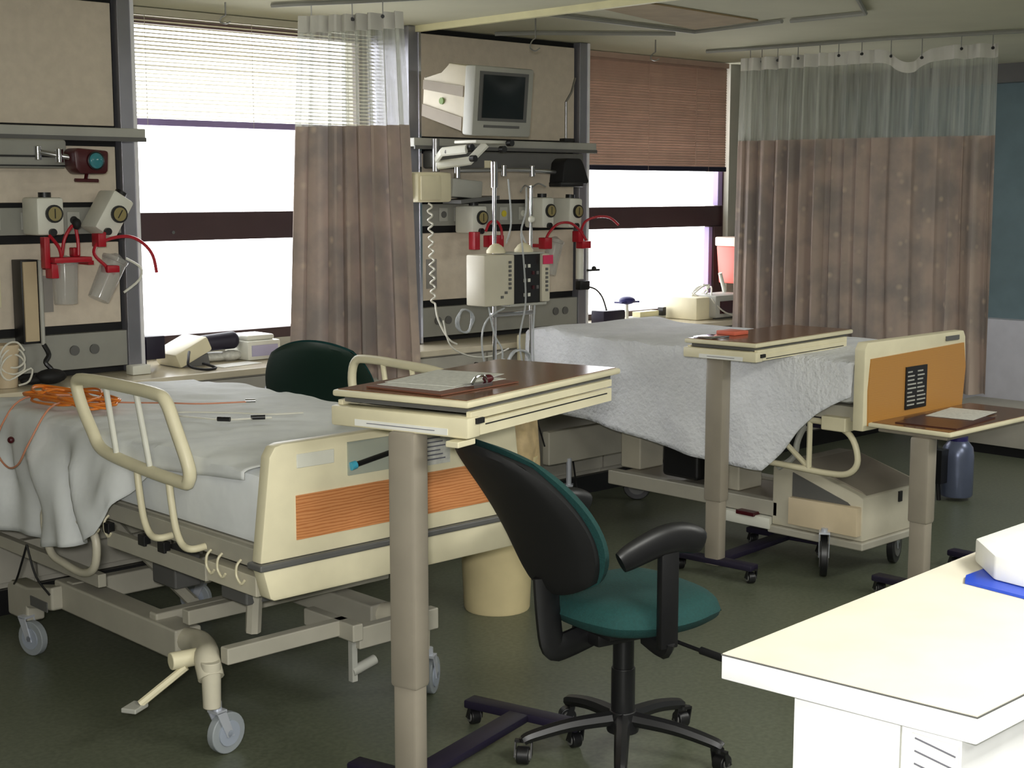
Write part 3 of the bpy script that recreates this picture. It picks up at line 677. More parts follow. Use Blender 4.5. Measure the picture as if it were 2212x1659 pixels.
# ================================================================== OVERBED TABLES
def overbed(label, N, az, W, L, z, px, py, kind, base):
    t = thing('overbed_table', label, 'table', (N[0], N[1], 0), az)
    k = dict(world=False)
    obj('tabletop', B(0, L, 0, W, z - .020, z - .002, bev=.006), CREAM, t, **k)
    obj('laminate_surface', B(.012, L - .012, .012, W - .012, z - .004, z), BROWNTOP, t, **k)
    if kind in ('drawer', 'shallow'):
        sh = 0 if kind == 'drawer' else .018
        obj('gap_shade_rail', B(.03, L - .03, .02, W - .02, z - .036, z - .020), GREYD, t, **k)  # dark grey puts the shadow gap under the top into the colour
        obj('upper_frame', MB().box(.02, L - .05, .004, .02, z - .052, z - .031).box(.02, L - .05, W - .02, W - .004, z - .052, z - .031), CREAM, t, bevel=.002, **k)
        dr = obj('drawer', MB().box(-.004, .055, -.002, W + .002, z - .098 + sh, z - .044 + sh / 3, bev=.006).box(.055, L - .06, .0, .018, z - .094 + sh, z - .056 + sh / 3).box(.055, L - .06, W - .018, W, z - .094 + sh, z - .056 + sh / 3).box(.055, L - .06, .018, W - .018, z - .094 + sh, z - .088 + sh), CREAM, t, **k)
        obj('groove', B(.08, L - .09, -.002, .0, z - .070, z - .067), BLACK, dr, **k)
        obj('label_strip', B(-.0055, -.004, .06, W - .08, z - .092 + sh * .8, z - .075 + sh * .8), PAPER, dr, **k)
        obj('printed_line', B(-.0062, -.0055, .10, W - .12, z - .084 + sh * .8, z - .082 + sh * .8), INK, dr, **k)
        obj('notch', B(.03, .065, -.008, -.001, z - .062, z - .048), BLACKM, t, **k)
        if not sh: obj('release_lever', MB().box(-.03, .05, .01, .05, z - .118, z - .102), CREAM, t, bevel=.003, **k)
        zt = z - .095 + sh
    else:
        obj('under_frame', B(.03, L - .05, .03, W - .03, z - .038, z - .020), TAUPE, t, bevel=.003, **k)
        zt = z - .036
    wd = .046
    obj('pole', B(px - .034, px + .034, py - .044, py + .044, .33, zt, bev=.012), TAUPE, t, **k)
    obj('pole_sleeve', B(px - .028, px + .028, py - .038, py + .038, .05, .34, bev=.010), TAUPE, t, **k)
    bm_ = BLACK
    x1 = base
    obj('base_foot', MB().box(px - .03, px + .03, py - .20, py + .20, .055, .082, bev=.006), DNAVY, t, **k)
    obj('base_spine', MB().box(px, px + x1, py - .035, py + .035, .056, .080, bev=.005), DNAVY, t, **k)
    obj('base_foot', MB().box(px + x1 - .03, px + x1 + .03, py - .20, py + .20, .055, .082, bev=.006), DNAVY, t, **k)
    for xx in (px, px + x1):
        for yy in (py - .18, py + .18): caster(t, (xx, yy), .024, 1.0, BLACK, .06, world=False, width=.03, fork=BLACK)
    return t
overbed('raised overbed table in the foreground, clipboard on top, near the first bed', (2.39, 2.68), math.radians(14.5), .44, .83, 1.12, .015, .20, 'drawer', .58)
overbed('middle overbed table standing beside the far bed', (4.748, 3.551), math.radians(5.4), .355, .83, 1.026, .055, .215, 'shallow', .60)
overbed('low overbed table with flat brown top at the far bed footboard', (5.01, 2.81), 0, .37, .80, .715, .045, .14, 'plain', .60)
# things on tables
def on(tb, x, y, z):
    """table-local -> world"""
    N, a = tb; return (N[0] + x * math.cos(a) - y * math.sin(a), N[1] + x * math.sin(a) + y * math.cos(a), z)
T1 = ((2.39, 2.68), math.radians(14.5)); T3 = ((5.01, 2.81), 0)
cb = thing('clipboard', 'brown clipboard with metal clip on the raised foreground table', 'clipboard', on(T1, .21, .205, 1.121), T1[1] - .10)
obj('board', B(-.165, .165, -.115, .15, 0, .004), mat('hardboard', (112, 70, 52), .5), cb, world=False)
obj('clip', MB().box(-.03, .05, -.115, -.085, .004, .014).tube([(-.02, -.10, .016), (.0, -.10, .032), (.03, -.10, .032), (.045, -.10, .016)], .004), CHROME, cb, world=False)
obj('clip_knob', MB().sph((.055, -.095, .022), .014, (1.3, 1, .8)), REDD, cb, world=False)
for i, (a, x, y) in enumerate(((-.06, .0, .03), (.10, .06, .06))):
    p = obj('paper_sheet', B(-.15, .15, -.108, .108, 0, .0012), PAPERG); p.location = on(T1, .24 + x, .215 + y, 1.1255 + .0016 * i); p.rotation_euler = (0, 0, T1[1] + a)
    tag(p, ('printed sheet lying on the clipboard on the raised table', 'topmost printed sheet on the clipboard of the raised table, turned askew')[i], 'paper')
pp = obj('paper_sheet', B(-.14, .14, -.10, .10, 0, .0015), PAPERG); pp.location = on(T3, .44, .20, .7205); pp.rotation_euler = (0, 0, .15)
tag(pp, 'pale sheet lying on the low brown table at the right edge', 'paper')
pc = obj('clipboard', B(-.19, .19, -.13, .13, 0, .004), mat('dark_hardboard', (74, 40, 34), .3)); pc.location = on(T3, .26, .17, .7155); pc.rotation_euler = (0, 0, .10)
tag(pc, 'dark reddish clipboard on the low table at the right edge', 'clipboard'); pp.location.z = .7205
T2 = ((4.748, 3.551), math.radians(5.4))
e1 = obj('tissue_packet', B(-.05, .05, -.05, .05, 0, .018, bev=.004), mat('orange_red_packet', (222, 110, 84), .5)); e1.location = on(T2, .26, .28, 1.026)
tag(e1, 'flat orange-red packet on the middle overbed table', 'packet')
e2 = obj('foil_tray', B(-.06, .06, -.05, .05, 0, .008, bev=.002), CHROME); e2.location = on(T2, .08, .27, 1.026); tag(e2, 'small shiny metal tray on the middle overbed table', 'tray')
# ================================================================== OFFICE CHAIRS
def office_chair(label, loc, rz, shm=BLACKM, lift=0):
    c = thing('office_chair', label, 'chair', loc, rz); k = dict(world=False)
    def prof(v):  # v -1..1 bottom..top -> x,z of back surface
        t = (v + 1) / 2
        return -.262 - .27 * t ** 1.35 + .015 * math.sin(t * PI), .535 + .455 * t
    def W(v): return .222 - .025 * v * v
    def back(x, y, sd, e):
        px, pz = prof(y); w_ = W(y) * x
        bulge = .06 * x * x
        return Vector((px + bulge + (.055 * e if sd > 0 else -.005 * e) + .035, w_, pz))
    def shell(x, y, sd, e):
        px, pz = prof(y); w_ = (W(y) + .004) * x; bulge = .06 * x * x
        return Vector((px + bulge + (.032 if sd > 0 else -.030 * e), w_, pz - .004))
    obj('backrest_shell', pad(MB(), shell), shm, c, **k)
    obj('backrest', pad(MB(), back), GREENF, c, **k)
    obj('seat', pad(MB(), lambda x, y, sd, e: Vector((.02 + .25 * x, .245 * y * (1 - .05 * x), .455 + (.060 * e if sd > 0 else -.045 * e) - .035 * max(0, x - .5) ** 1.5 * 2 + .012 * x * x))), GREENF, c, **k)
    obj('seat_pan', MB().box(-.15, .15, -.14, .14, .405, .432, bev=.01), BLACK, c, **k)
    obj('back_stem', MB().tube([(-.08, 0, .40), (-.20, 0, .37), (-.245, 0, .375), (-.262, 0, .46), (-.272, 0, .58)], .020, seg=10, flat=2.0), BLACK, c, **k)
    obj('mechanism', MB().box(-.14, .12, -.07, .07, .365, .408, bev=.012), BLACK, c, **k)
    for s_ in (-1, 1):
        ar = obj('arm_post', MB().tube([(-.05, s_ * .17, .415), (-.05, s_ * .25, .40), (-.05, s_ * .272, .43)], .017, seg=8, flat=1.6).box(-.082, -.022, s_ * .272 - .013, s_ * .272 + .013, .41, .69, bev=.006), BLACK, c, **k)
        obj('arm_pad', MB().tube([(-.205, s_ * .265, .668), (-.17, s_ * .268, .684), (-.08, s_ * .272, .712), (-.01, s_ * .272, .714), (.04, s_ * .275, .702), (.06, s_ * .275, .694)], lambda t: .016 + .007 * math.sin(t * PI), seg=12, flat=1.9), BLACK, ar, **k)
    obj('height_lever', MB().tube([(.05, -.10, .385), (.08, -.24, .375), (.10, -.30, .37)], .006, seg=8), BLACK, c, **k)
    obj('lever_grip', MB().cyl((.085, -.25, .374), (.105, -.32, .368), .011), BLACK, c, **k)
    obj('gas_column', MB().cyl((0, 0, .09), (0, 0, .27), .035).cyl((0, 0, .26), (0, 0, .37), .031), BLACK, c, bevel=.003, **k)
    bs = obj('base_hub', MB().cyl((0, 0, .075), (0, 0, .14), .048, .040), BLACK, c, bevel=.004, **k)
    a0 = math.radians(5) - rz
    for i in range(5):
        a = a0 + i * 2 * PI / 5; d = Vector((math.cos(a), math.sin(a), 0))
        lg = obj('base_leg', MB().tube([d * .03 + Vector((0, 0, .115)), d * .16 + Vector((0, 0, .105)), d * .27 + Vector((0, 0, .082)), d * .30 + Vector((0, 0, .07))], lambda t: .024 - .008 * t, seg=8), BLACK, c, **k)
        caster(c, (d.x * .30, d.y * .30), .026, a + 1.2, BLACK, .072, world=False, width=.036, fork=BLACK)
    if lift:
        obj('column_extension', MB().cyl((0, 0, .36), (0, 0, .37 + lift), .024), BLACK, c, **k)
        for q in c.children:
            if not q.name.split('.')[0] in ('gas_column', 'base_hub', 'base_leg', 'caster', 'column_extension'): q.location.z += lift
    return c
office_chair('dark green swivel office chair with black shell and armrests in the foreground', (3.02, 2.71, 0), math.radians(-12))
office_chair('dark green office chair half hidden behind the near bed, only its back visible', (3.655, 4.955, 0), math.radians(42), mat('dark_green_shell', (22, 44, 36), .5), .075)
# ================================================================== CRT MONITOR ON ARM
RX = Matrix.Rotation(math.radians(-14), 3, 'X')
cr = thing('crt_monitor', 'grey-cream boxy patient monitor with dark screen on a wall arm', 'monitor', (4.76, 5.12, 1.90))
def mrot(mb):
    p = Vector((4.76, 5.12, 1.90)); mb.xf(Matrix.Translation(p) @ Matrix.Rotation(math.radians(5), 4, 'X') @ Matrix.Translation(-p)); return mb
SIDE = mat('monitor_cream', (214, 206, 186), .5)
obj('casing', mrot(MB().prism([(5.16, 1.915), (5.16, 2.225), (5.30, 2.235), (5.345, 2.18), (5.48, 2.165), (5.48, 1.975)], 4.585, 4.935, 'x', bev=.008)), SIDE, cr)
obj('bezel', mrot(MB().box(4.57, 4.955, 5.09, 5.165, 1.905, 2.23, bev=.012)), GREYL, cr)
obj('screen_surround', mrot(B(4.60, 4.915, 5.086, 5.09, 1.975, 2.205)), GREYD, cr)
obj('screen', mrot(MB().grid(lambda u, v: Vector((4.62 + .27 * u, 5.083 - .010 * (1 - (2 * u - 1) ** 2) * (1 - (2 * v - 1) ** 2), 1.99 + .20 * v)), 12, 10)), SCREEN, cr)
obj('control_strip', mrot(B(4.64, 4.87, 5.085, 5.091, 1.945, 1.957)), GREYD, cr)
STR = mat('monitor_vent_band', (158, 148, 134), .6)
obj('side_band', mrot(MB().prism([(5.18, 2.08), (5.18, 2.13), (5.475, 2.15), (5.475, 2.105)], 4.579, 4.586, 'x')), STR, cr)
obj('side_band', mrot(MB().prism([(5.18, 1.922), (5.18, 1.985), (5.475, 2.035), (5.475, 1.978)], 4.579, 4.586, 'x')), STR, cr)
obj('badge', mrot(MB().cyl((4.575, 5.33, 2.055), (4.584, 5.33, 2.055), .016)), mat('green_badge', (120, 150, 80), .5), cr)
# arm
am = cr
obj('pivot', MB().cyl((4.68, 5.48, 1.74), (4.68, 5.48, 1.90), .018), STEEL, am)
obj('arm_link', MB().tube([(4.67, 5.46, 1.80), (4.55, 5.28, 1.83), (4.58, 5.14, 1.84)], .012, smooth=1, flat=1.8), WHITEP, am)
obj('arm_link', MB().tube([(4.66, 5.44, 1.77), (4.70, 5.25, 1.79), (4.76, 5.20, 1.87)], .012, smooth=1, flat=1.8), WHITEP, am)
obj('swivel_plate', MB().box(4.66, 4.86, 5.16, 5.32, 1.872, 1.887, bev=.004), WHITEP, am)
for q in ((4.56, 5.28, 1.83), (4.86, 5.15, 1.875), (4.82, 5.16, 1.845), (4.70, 5.24, 1.80), (4.60, 5.15, 1.85)):
    obj('knob', MB().cyl(q, (q[0], q[1] - .03, q[2]), .016), BLACK, am)
# ================================================================== EXAM LAMPS
def lamp(label, hx, hy, hz, arm, m, shape, joints, rot=0):
    l = thing('exam_lamp', label, 'lamp', (hx, hy, hz))
    obj('arm', MB().tube(arm, .011, smooth=1, seg=10), STEEL, l)
    for j in joints: obj('joint', MB().cyl((j[0], j[1], j[2] - .028), (j[0], j[1], j[2] + .028), .016), CHROME, l, bevel=.003)
    hd = obj('lamp_head', MB().prism(shape, hy - .05, hy + .05, 'y', bev=.010), m, l)
    return l, hd
l1, hd1 = lamp('maroon exam lamp head with round blue-green lens on the left headwall', 2.775, 5.40, 1.70, [(2.60, 5.47, 1.80), (2.66, 5.42, 1.785), (2.72, 5.40, 1.775)], REDD, [(2.70, 1.735), (2.695, 1.80), (2.71, 1.815), (2.845, 1.805), (2.84, 1.725), (2.83, 1.712), (2.72, 1.712)], [(2.60, 5.47, 1.795), (2.665, 5.42, 1.785)])
obj('lens', MB().sph((2.785, 5.345, 1.765), .032, (1, .35, 1)), mat('teal_lens', (60, 130, 140), .1), hd1)
obj('lens_ring', MB().tube([(2.785 + .034 * math.cos(a), 5.345, 1.765 + .034 * math.sin(a)) for a in [i * PI / 6 for i in range(12)]], .004, closed=True, smooth=2), BLACK, hd1)
obj('handle', MB().cyl((2.76, 5.38, 1.712), (2.75, 5.37, 1.690), .008).cyl((2.70, 5.365, 1.688), (2.80, 5.365, 1.686), .007), REDD, hd1)
l2, hd2 = lamp('black exam lamp head at the right end of the middle headwall', 5.43, 5.30, 1.67, [(4.75, 5.40, 1.745), (5.00, 5.33, 1.75), (5.20, 5.33, 1.748), (5.36, 5.31, 1.74)], BLACKM, [(5.34, 1.69), (5.355, 1.79), (5.38, 1.812), (5.48, 1.812), (5.50, 1.79), (5.545, 1.69), (5.53, 1.68), (5.345, 1.68)], [(4.75, 5.40, 1.735), (5.00, 5.33, 1.745), (5.20, 5.33, 1.745)])
obj('lamp_bezel', B(5.33, 5.50, 5.25, 5.34, 1.665, 1.69, bev=.005), BLACK, hd2)
tp = thing('task_lamp_arm', 'thin jointed metal arm standing on the rail at the right of the middle headwall', 'lamp arm', (5.62, 5.50, 1.905))
obj('lower_rod', MB().cyl((5.62, 5.50, 1.905), (5.62, 5.50, 2.12), .007), STEEL, tp)
obj('upper_rod', MB().tube([(5.62, 5.50, 2.12), (5.66, 5.50, 2.17), (5.71, 5.52, 2.25)], .006, smooth=1), STEEL, tp)
obj('clamp', MB().box(5.59, 5.67, 5.48, 5.52, 1.905, 1.925, bev=.004), BLACK, tp)
# ================================================================== VACUUM REGULATORS, HOSES, CANISTERS
def regulator(label, cx, cz, tilt, w_=.115, h_=.15, y=5.45, dx=.012):
    r = thing('vacuum_regulator', label, 'regulator', (cx, y, cz), 0)
    R = Matrix.Translation((cx, y, cz)) @ Matrix.Rotation(tilt, 4, 'Y')
    def P(m): m.xf(R); return m
    obj('housing', P(MB().box(-w_ / 2, w_ / 2, -.02, .12, -h_ / 2, h_ / 2, bev=.012)), WHITEP, r)
    g = obj('gauge', P(MB().cyl((dx, -.03, .01), (dx, -.02, .01), .036)), BLACK, r)
    obj('gauge_face', P(MB().cyl((dx, -.033, .01), (dx, -.0305, .01), .028)), mat('olive_dial', (150, 138, 90), .5), g)
    obj('needle', P(MB().box(dx - .002, dx + .002, -.0345, -.0332, -.008, .03)), BLACK, g)
    obj('knob', P(MB().cyl((dx - .01, -.035, -h_ / 2 + .012), (dx - .01, -.018, -h_ / 2 + .012), .015)), BLACK, r)
    obj('knob', P(MB().cyl((0, .03, h_ / 2), (0, .03, h_ / 2 + .02), .025)), BLACK, r)
    return r
regulator('upright white vacuum regulator with round gauge on the left headwall', 2.625, 1.545, 0)
regulator('tilted white vacuum regulator, the rightmost on the left headwall', 2.905, 1.548, math.radians(32), .105, .18)
regulator('white vacuum regulator seen edge-on, left of the shiny pump pole', 4.93, 1.50, 0, .10, .14)
regulator('white vacuum regulator with black dial right of the infusion pump poles', 5.42, 1.53, 0, .09, .16)
regulator('rightmost white vacuum regulator by the edge of the middle headwall', 5.63, 1.525, .05, .10, .16)
def canister(label, c, h, r, R=None):
    t = thing('suction_canister', label, 'canister', c)
    M_ = Matrix.Translation(c) @ (R.to_4x4() if R else Matrix.Identity(4))
    def P(m): m.xf(M_); return m
    obj('jar', P(MB().lathe([(r * .86, 0), (r * .88, .004), (r, h * .95), (r * 1.06, h * .96), (r * 1.06, h)])), CLEAR, t)
    obj('mount', MB().box(c[0] - .012, c[0] + .012, c[1] + r, 5.60, c[2] + h * .8, c[2] + h * .9), RED, t)
    obj('lid', P(MB().lathe([(r * 1.1, h), (r * 1.1, h + .010), (r * .6, h + .018), (r * .2, h + .03)])), CLEAR, t)
    return t
canister('clear suction canister hanging upright from a red bracket on the left headwall', (2.668, 5.42, 1.195), .165, .052)
c2 = canister('clear suction canister hanging tilted at the right of the left headwall', (2.81, 5.42, 1.205), .175, .050, Matrix.Rotation(math.radians(27), 3, 'Y'))
obj('wire_handle', MB().tube([(2.93, 5.40, 1.37), (2.985, 5.38, 1.33), (2.975, 5.38, 1.28), (2.915, 5.40, 1.23)], .005), WHITEP, c2)
canister('clear suction canister tilted beside the infusion pump on the middle headwall', (5.43, 5.44, 1.20), .18, .045, Matrix.Rotation(math.radians(16), 3, 'Y'))
def redset(label, pts_list, blocks):
    t = thing('suction_bracket', label, 'bracket', pts_list[0][0])
    for b_ in blocks: obj('red_bracket', MB().box(*b_, bev=.004), RED, t)
    for p in pts_list: obj('red_hose', MB().tube(p, .007, seg=8), RED, t)
    return t
redset('red bracket and hose holding the upright canister on the left headwall', [[(2.61, 5.42, 1.47), (2.63, 5.38, 1.42), (2.64, 5.38, 1.36)], [(2.65, 5.40, 1.39), (2.66, 5.39, 1.46), (2.70, 5.39, 1.51), (2.715, 5.39, 1.45), (2.715, 5.39, 1.39)]], [(2.578, 2.602, 5.40, 5.44, 1.34, 1.465), (2.60, 2.76, 5.36, 5.44, 1.362, 1.384), (2.60, 2.635, 5.39, 5.45, 1.30, 1.36), (2.70, 2.73, 5.40, 5.44, 1.384, 1.42)])
kn = obj('hose_plug', MB().sph((2.71, 5.385, 1.515), .018, (1, 1, 1.3)), BLACKM); tag(kn, 'small dark hose plug above the upright canister on the left headwall', 'plug')
redset('red bracket with long curving hose beside the tilted canister, left headwall', [[(2.85, 5.42, 1.475), (2.80, 5.40, 1.43), (2.79, 5.40, 1.39), (2.83, 5.39, 1.345), (2.87, 5.39, 1.31)], [(2.80, 5.40, 1.43), (2.86, 5.38, 1.455), (2.93, 5.36, 1.46), (2.985, 5.35, 1.43), (3.02, 5.34, 1.38), (3.035, 5.34, 1.31)]], [(2.80, 2.835, 5.38, 5.44, 1.42, 1.475), (2.83, 2.885, 5.37, 5.43, 1.315, 1.345)])
redset('red bracket and hoop hose left of the infusion pump on the middle headwall', [[(4.87, 5.40, 1.44), (4.875, 5.40, 1.36)], [(4.94, 5.40, 1.44), (4.96, 5.39, 1.485), (5.0, 5.38, 1.49), (5.03, 5.38, 1.45), (5.035, 5.38, 1.40)]], [(4.85, 4.885, 5.38, 5.43, 1.35, 1.44), (4.95, 5.05, 5.38, 5.43, 1.36, 1.42)])
redset('red bracket with arching hose at the right of the middle headwall', [[(5.36, 5.40, 1.36), (5.38, 5.39, 1.42), (5.44, 5.38, 1.47), (5.53, 5.38, 1.475), (5.60, 5.38, 1.44), (5.66, 5.38, 1.38)], [(5.62, 5.38, 1.43), (5.64, 5.37, 1.48), (5.72, 5.36, 1.505), (5.80, 5.34, 1.50), (5.86, 5.33, 1.46)]], [(5.345, 5.40, 5.38, 5.43, 1.34, 1.40), (5.60, 5.64, 5.38, 5.43, 1.37, 1.43), (5.63, 5.70, 5.38, 5.43, 1.335, 1.375)])
# sphygmomanometer
mn = thing('blood_pressure_gauge', 'tall wall blood pressure manometer with black frame and bulb, left headwall', 'manometer', (2.57, 5.52, 1.03))
obj('back_frame', MB().box(2.522, 2.60, 5.50, 5.585, 1.035, 1.372, bev=.003), BLACK, mn)
obj('scale_plate', B(2.528, 2.585, 5.492, 5.50, 1.045, 1.365), mat('tan_scale', (190, 172, 140), .5), mn)
obj('mercury_tube', MB().cyl((2.598, 5.49, 1.03), (2.598, 5.49, 1.37), .009), GREYL, mn)
bl_ = obj('hose', MB().tube([(2.60, 5.49, 1.03), (2.61, 5.47, .99), (2.59, 5.46, .96), (2.61, 5.45, .93), (2.60, 5.44, .905)], .010), BLACK, mn)
cf = obj('cuff', MB().sph((2.60, 5.44, .905), .05, (1.3, .9, .62)).sph((2.53, 5.45, .895), .035, (1.6, .8, .5)), BLACKM); tag(cf, 'black cuff and bulb lying on the worktop below the manometer', 'cuff')
# left edge: outlet plate and wire basket
op = thing('outlet_plate', 'cream double outlet plate at the left edge of the left headwall', 'outlet', (2.44, 5.59, 1.18)); obj('plate', B(2.40, 2.475, 5.585, 5.60, 1.18, 1.33, bev=.003), CREAM, op)
for z in (1.215, 1.29): obj('socket', MB().cyl((2.437, 5.58, z), (2.437, 5.586, z), .02), mat('tan_socket', (190, 176, 120), .5), op)
tb_ = thing('tubing_holder', 'cream holder with coiled clear tubing at the left edge on the worktop', 'holder', (2.42, 5.45, .876))
obj('cup', MB().lathe([(.045, 0), (.055, .14), (.058, .14), (.060, .17)], (2.42, 5.46, .876)), mat('tan_cup', (198, 180, 150), .5), tb_)
obj('tubing', MB().tube([(2.43 + .05 * math.cos(i), 5.41 + .01 * math.sin(i * 2), 1.02 + .045 * math.sin(i) - .004 * i) for i in range(18)] + [(2.50, 5.40, .95), (2.49, 5.40, .90), (2.45, 5.41, .885)], .004), TUBEW, tb_)
# ================================================================== SMALL EQUIPMENT LEFT OF THE MIDDLE HEADWALL
md = thing('wall_module', 'small cream equipment box mounted at the left of the middle headwall', 'equipment box', (4.58, 5.45, 1.585))
obj('box', MB().box(4.48, 4.70, 5.38, 5.56, 1.59, 1.735, bev=.015), CREAM, md)
obj('front_cover', MB().box(4.49, 4.62, 5.365, 5.38, 1.60, 1.72, bev=.008), CREAM, md)
obj('mount_bar', MB().box(4.44, 4.475, 5.42, 5.60, 1.60, 1.78, bev=.004), WHITEP, md)
mg = thing('wall_module', 'grey folded equipment bracket beside the small cream box, middle headwall', 'equipment box', (4.80, 5.45, 1.60))
obj('box', MB().box(4.72, 4.92, 5.40, 5.52, 1.61, 1.70, bev=.006, rot=Matrix.Rotation(.08, 3, 'Y')), GREYL, mg); obj('tray', MB().box(4.74, 5.0, 5.36, 5.50, 1.592, 1.61, rot=Matrix.Rotation(-.08, 3, 'Y')), GREYD, mg)
obj('tag', B(4.90, 4.945, 5.36, 5.365, 1.745, 1.795), CREAM, mg)
cc = []
for i in range(46):
    t = i / 45; cc.append((4.545 + .012 * math.sin(i * 1.6) + .02 * t, 5.37 + .012 * math.cos(i * 1.6), 1.585 - .50 * t))
obj('coiled_cord', MB().tube(cc + [(4.56, 5.33, 1.02), (4.58, 5.28, .93), (4.62, 5.26, .90)], .005, seg=6, smooth=3), TUBEW, md)
cable('loose_cable', 'pale cord sagging across the cabinets toward the infusion stand', [(4.55, 5.28, 1.02), (4.56, 5.24, .90), (4.65, 5.20, .845), (4.75, 5.15, .84), (4.80, 5.08, .88)], .004, TUBEW, 'cord')
# black kick bracket on counter front
# ================================================================== INFUSION STAND + PUMP
iv = thing('infusion_stand', 'chrome double-pole infusion stand between the beds', 'infusion stand', (4.70, 5.00, 0))
obj('pole', MB().cyl((4.63, 5.0, .12), (4.63, 5.0, 1.70), .010).cyl((4.63, 5.0, 1.66), (4.63, 5.0, 1.78), .017), CHROME, iv)
obj('pole', MB().cyl((4.87, 5.0, .60), (4.87, 5.0, 1.67), .008), CHROME, iv)
obj('cross_clamp', MB().box(4.61, 4.89, 4.985, 5.015, .60, .625, bev=.003), STEEL, iv)
obj('cross_clamp', MB().box(4.61, 4.89, 4.985, 5.015, 1.05, 1.07, bev=.003), STEEL, iv)
obj('hook_arm', MB().tube([(4.80, 5.0, 1.64), (4.83, 5.0, 1.67), (4.87, 5.0, 1.66), (4.92, 5.0, 1.68), (4.97, 5.0, 1.665)], .004), STEEL, iv)
obj('clamp_knob', MB().sph((4.855, 4.98, 1.51), .016), WHITEP, iv)
for i in range(5):
    a = i * 2 * PI / 5 + .3; d = Vector((math.cos(a), math.sin(a), 0))
    obj('base_leg', MB().tube([Vector((4.63, 5.0, .12)), Vector((4.63, 5.0, .10)) + d * .12, Vector((4.63, 5.0, .065)) + d * .22], .012), STEEL, iv)
    caster(iv, (4.63 + d.x * .22, 5.0 + d.y * .22), .022, a + 1, BLACK, .06, fork=BLACK, width=.02)
pu = thing('infusion_pump', 'cream dual infusion pump with black control face clamped on the stand', 'infusion pump', (4.64, 4.9, 1.10))
obj('housing', MB().box(4.44, 4.63, 4.86, 4.99, 1.115, 1.352, bev=.008), CREAMB, pu)
obj('housing', MB().box(4.81, 4.865, 4.86, 4.99, 1.12, 1.350, bev=.008), CREAMB, pu)
cf2 = obj('control_face', MB().box(4.63, 4.81, 4.875, 4.99, 1.12, 1.350), BLACK, pu)
obj('top_plate', MB().box(4.62, 4.82, 4.86, 4.99, 1.350, 1.358), GREYL, pu); obj('base_plate', MB().box(4.60, 4.84, 4.86, 4.99, 1.108, 1.119), GREYL, pu)
rr = random.Random(2)
for i in range(10):
    a = 4.70 + .028 * (i % 4); z = 1.15 + .034 * (i // 2)
    obj('button', B(a, a + .014, 4.870, 4.876, z, z + .016), (GREYL, WHITEP, REDD, GREYD)[i % 4], cf2)
for i in range(9): obj('key', B(4.54 + .025 * (i % 3 if i < 3 else 2) , 4.555 + .025 * (i % 3 if i < 3 else 2), 4.855, 4.861, 1.15 + .02 * i, 1.162 + .02 * i), GREYD, pu)
for i in range(6): obj('key', B(4.832, 4.846, 4.855, 4.861, 1.17 + .02 * i, 1.182 + .02 * i), GREYD, pu)
for x in (4.555, 4.735): obj('bag_hook_dome', MB().lathe([(.045, 0), (.045, .012), (.028, .034), (.012, .044)], (x + .02, 4.93, 1.357)), CREAM, pu)
pk = obj('pink_tag', B(4.81, 4.875, 4.852, 4.856, 1.30, 1.342), mat('pink_sticker', (214, 50, 96), .5)); tag(pk, 'small pink sticker on the right side of the infusion pump', 'sticker')
for n_, (lb, pts) in enumerate((
    ('clear tube running down in front of the pump control face', [(4.66, 4.85, 1.45), (4.67, 4.84, 1.30), (4.68, 4.84, 1.12), (4.66, 4.86, .95), (4.70, 4.87, .80)]),
    ('clear tube hanging from the hook arm to the pump top', [(4.83, 4.99, 1.66), (4.79, 4.95, 1.55), (4.74, 4.93, 1.46), (4.76, 4.92, 1.40)]),
    ('clear tube looping down below the left of the pump', [(4.60, 4.9, 1.10), (4.48, 4.88, 1.06), (4.44, 4.88, .98), (4.46, 4.88, .85), (4.55, 4.88, .78), (4.60, 4.90, .86)]),
    ('clear tube hanging left of the pump from the upper rail', [(4.72, 5.0, 1.70), (4.72, 4.98, 1.5), (4.66, 4.95, 1.40)]),
    ('clear tube falling straight below the pump centre', [(4.78, 4.88, 1.11), (4.76, 4.87, .95), (4.77, 4.87, .75)]),
    ('clear tube curving at the left side beneath the pump', [(4.50, 4.90, 1.11), (4.52, 4.88, .98), (4.56, 4.87, .90), (4.54, 4.87, .78)]))):
    cable('infusion_tube', lb, pts, .0045, TUBE, 'tube')
o = obj('coiled_tubing', MB().tube([(4.46 + .055 * math.cos(i * 1.1) * (1 - i * .01), 5.02 + .012 * math.sin(i * 3), 1.04 + .055 * math.sin(i * 1.1)) for i in range(24)], .004), TUBE); tag(o, 'coil of clear tubing hanging left of the pole under the pump', 'tubing')
o = obj('coiled_tubing', MB().tube([(4.60 + .07 * math.cos(i * 1.1), 4.80 + .012 * math.sin(i * 3), .86 + .05 * math.sin(i * 1.1)) for i in range(24)], .005), TUBE); tag(o, 'bundle of clear tubing low on the infusion stand behind the raised table', 'tubing')
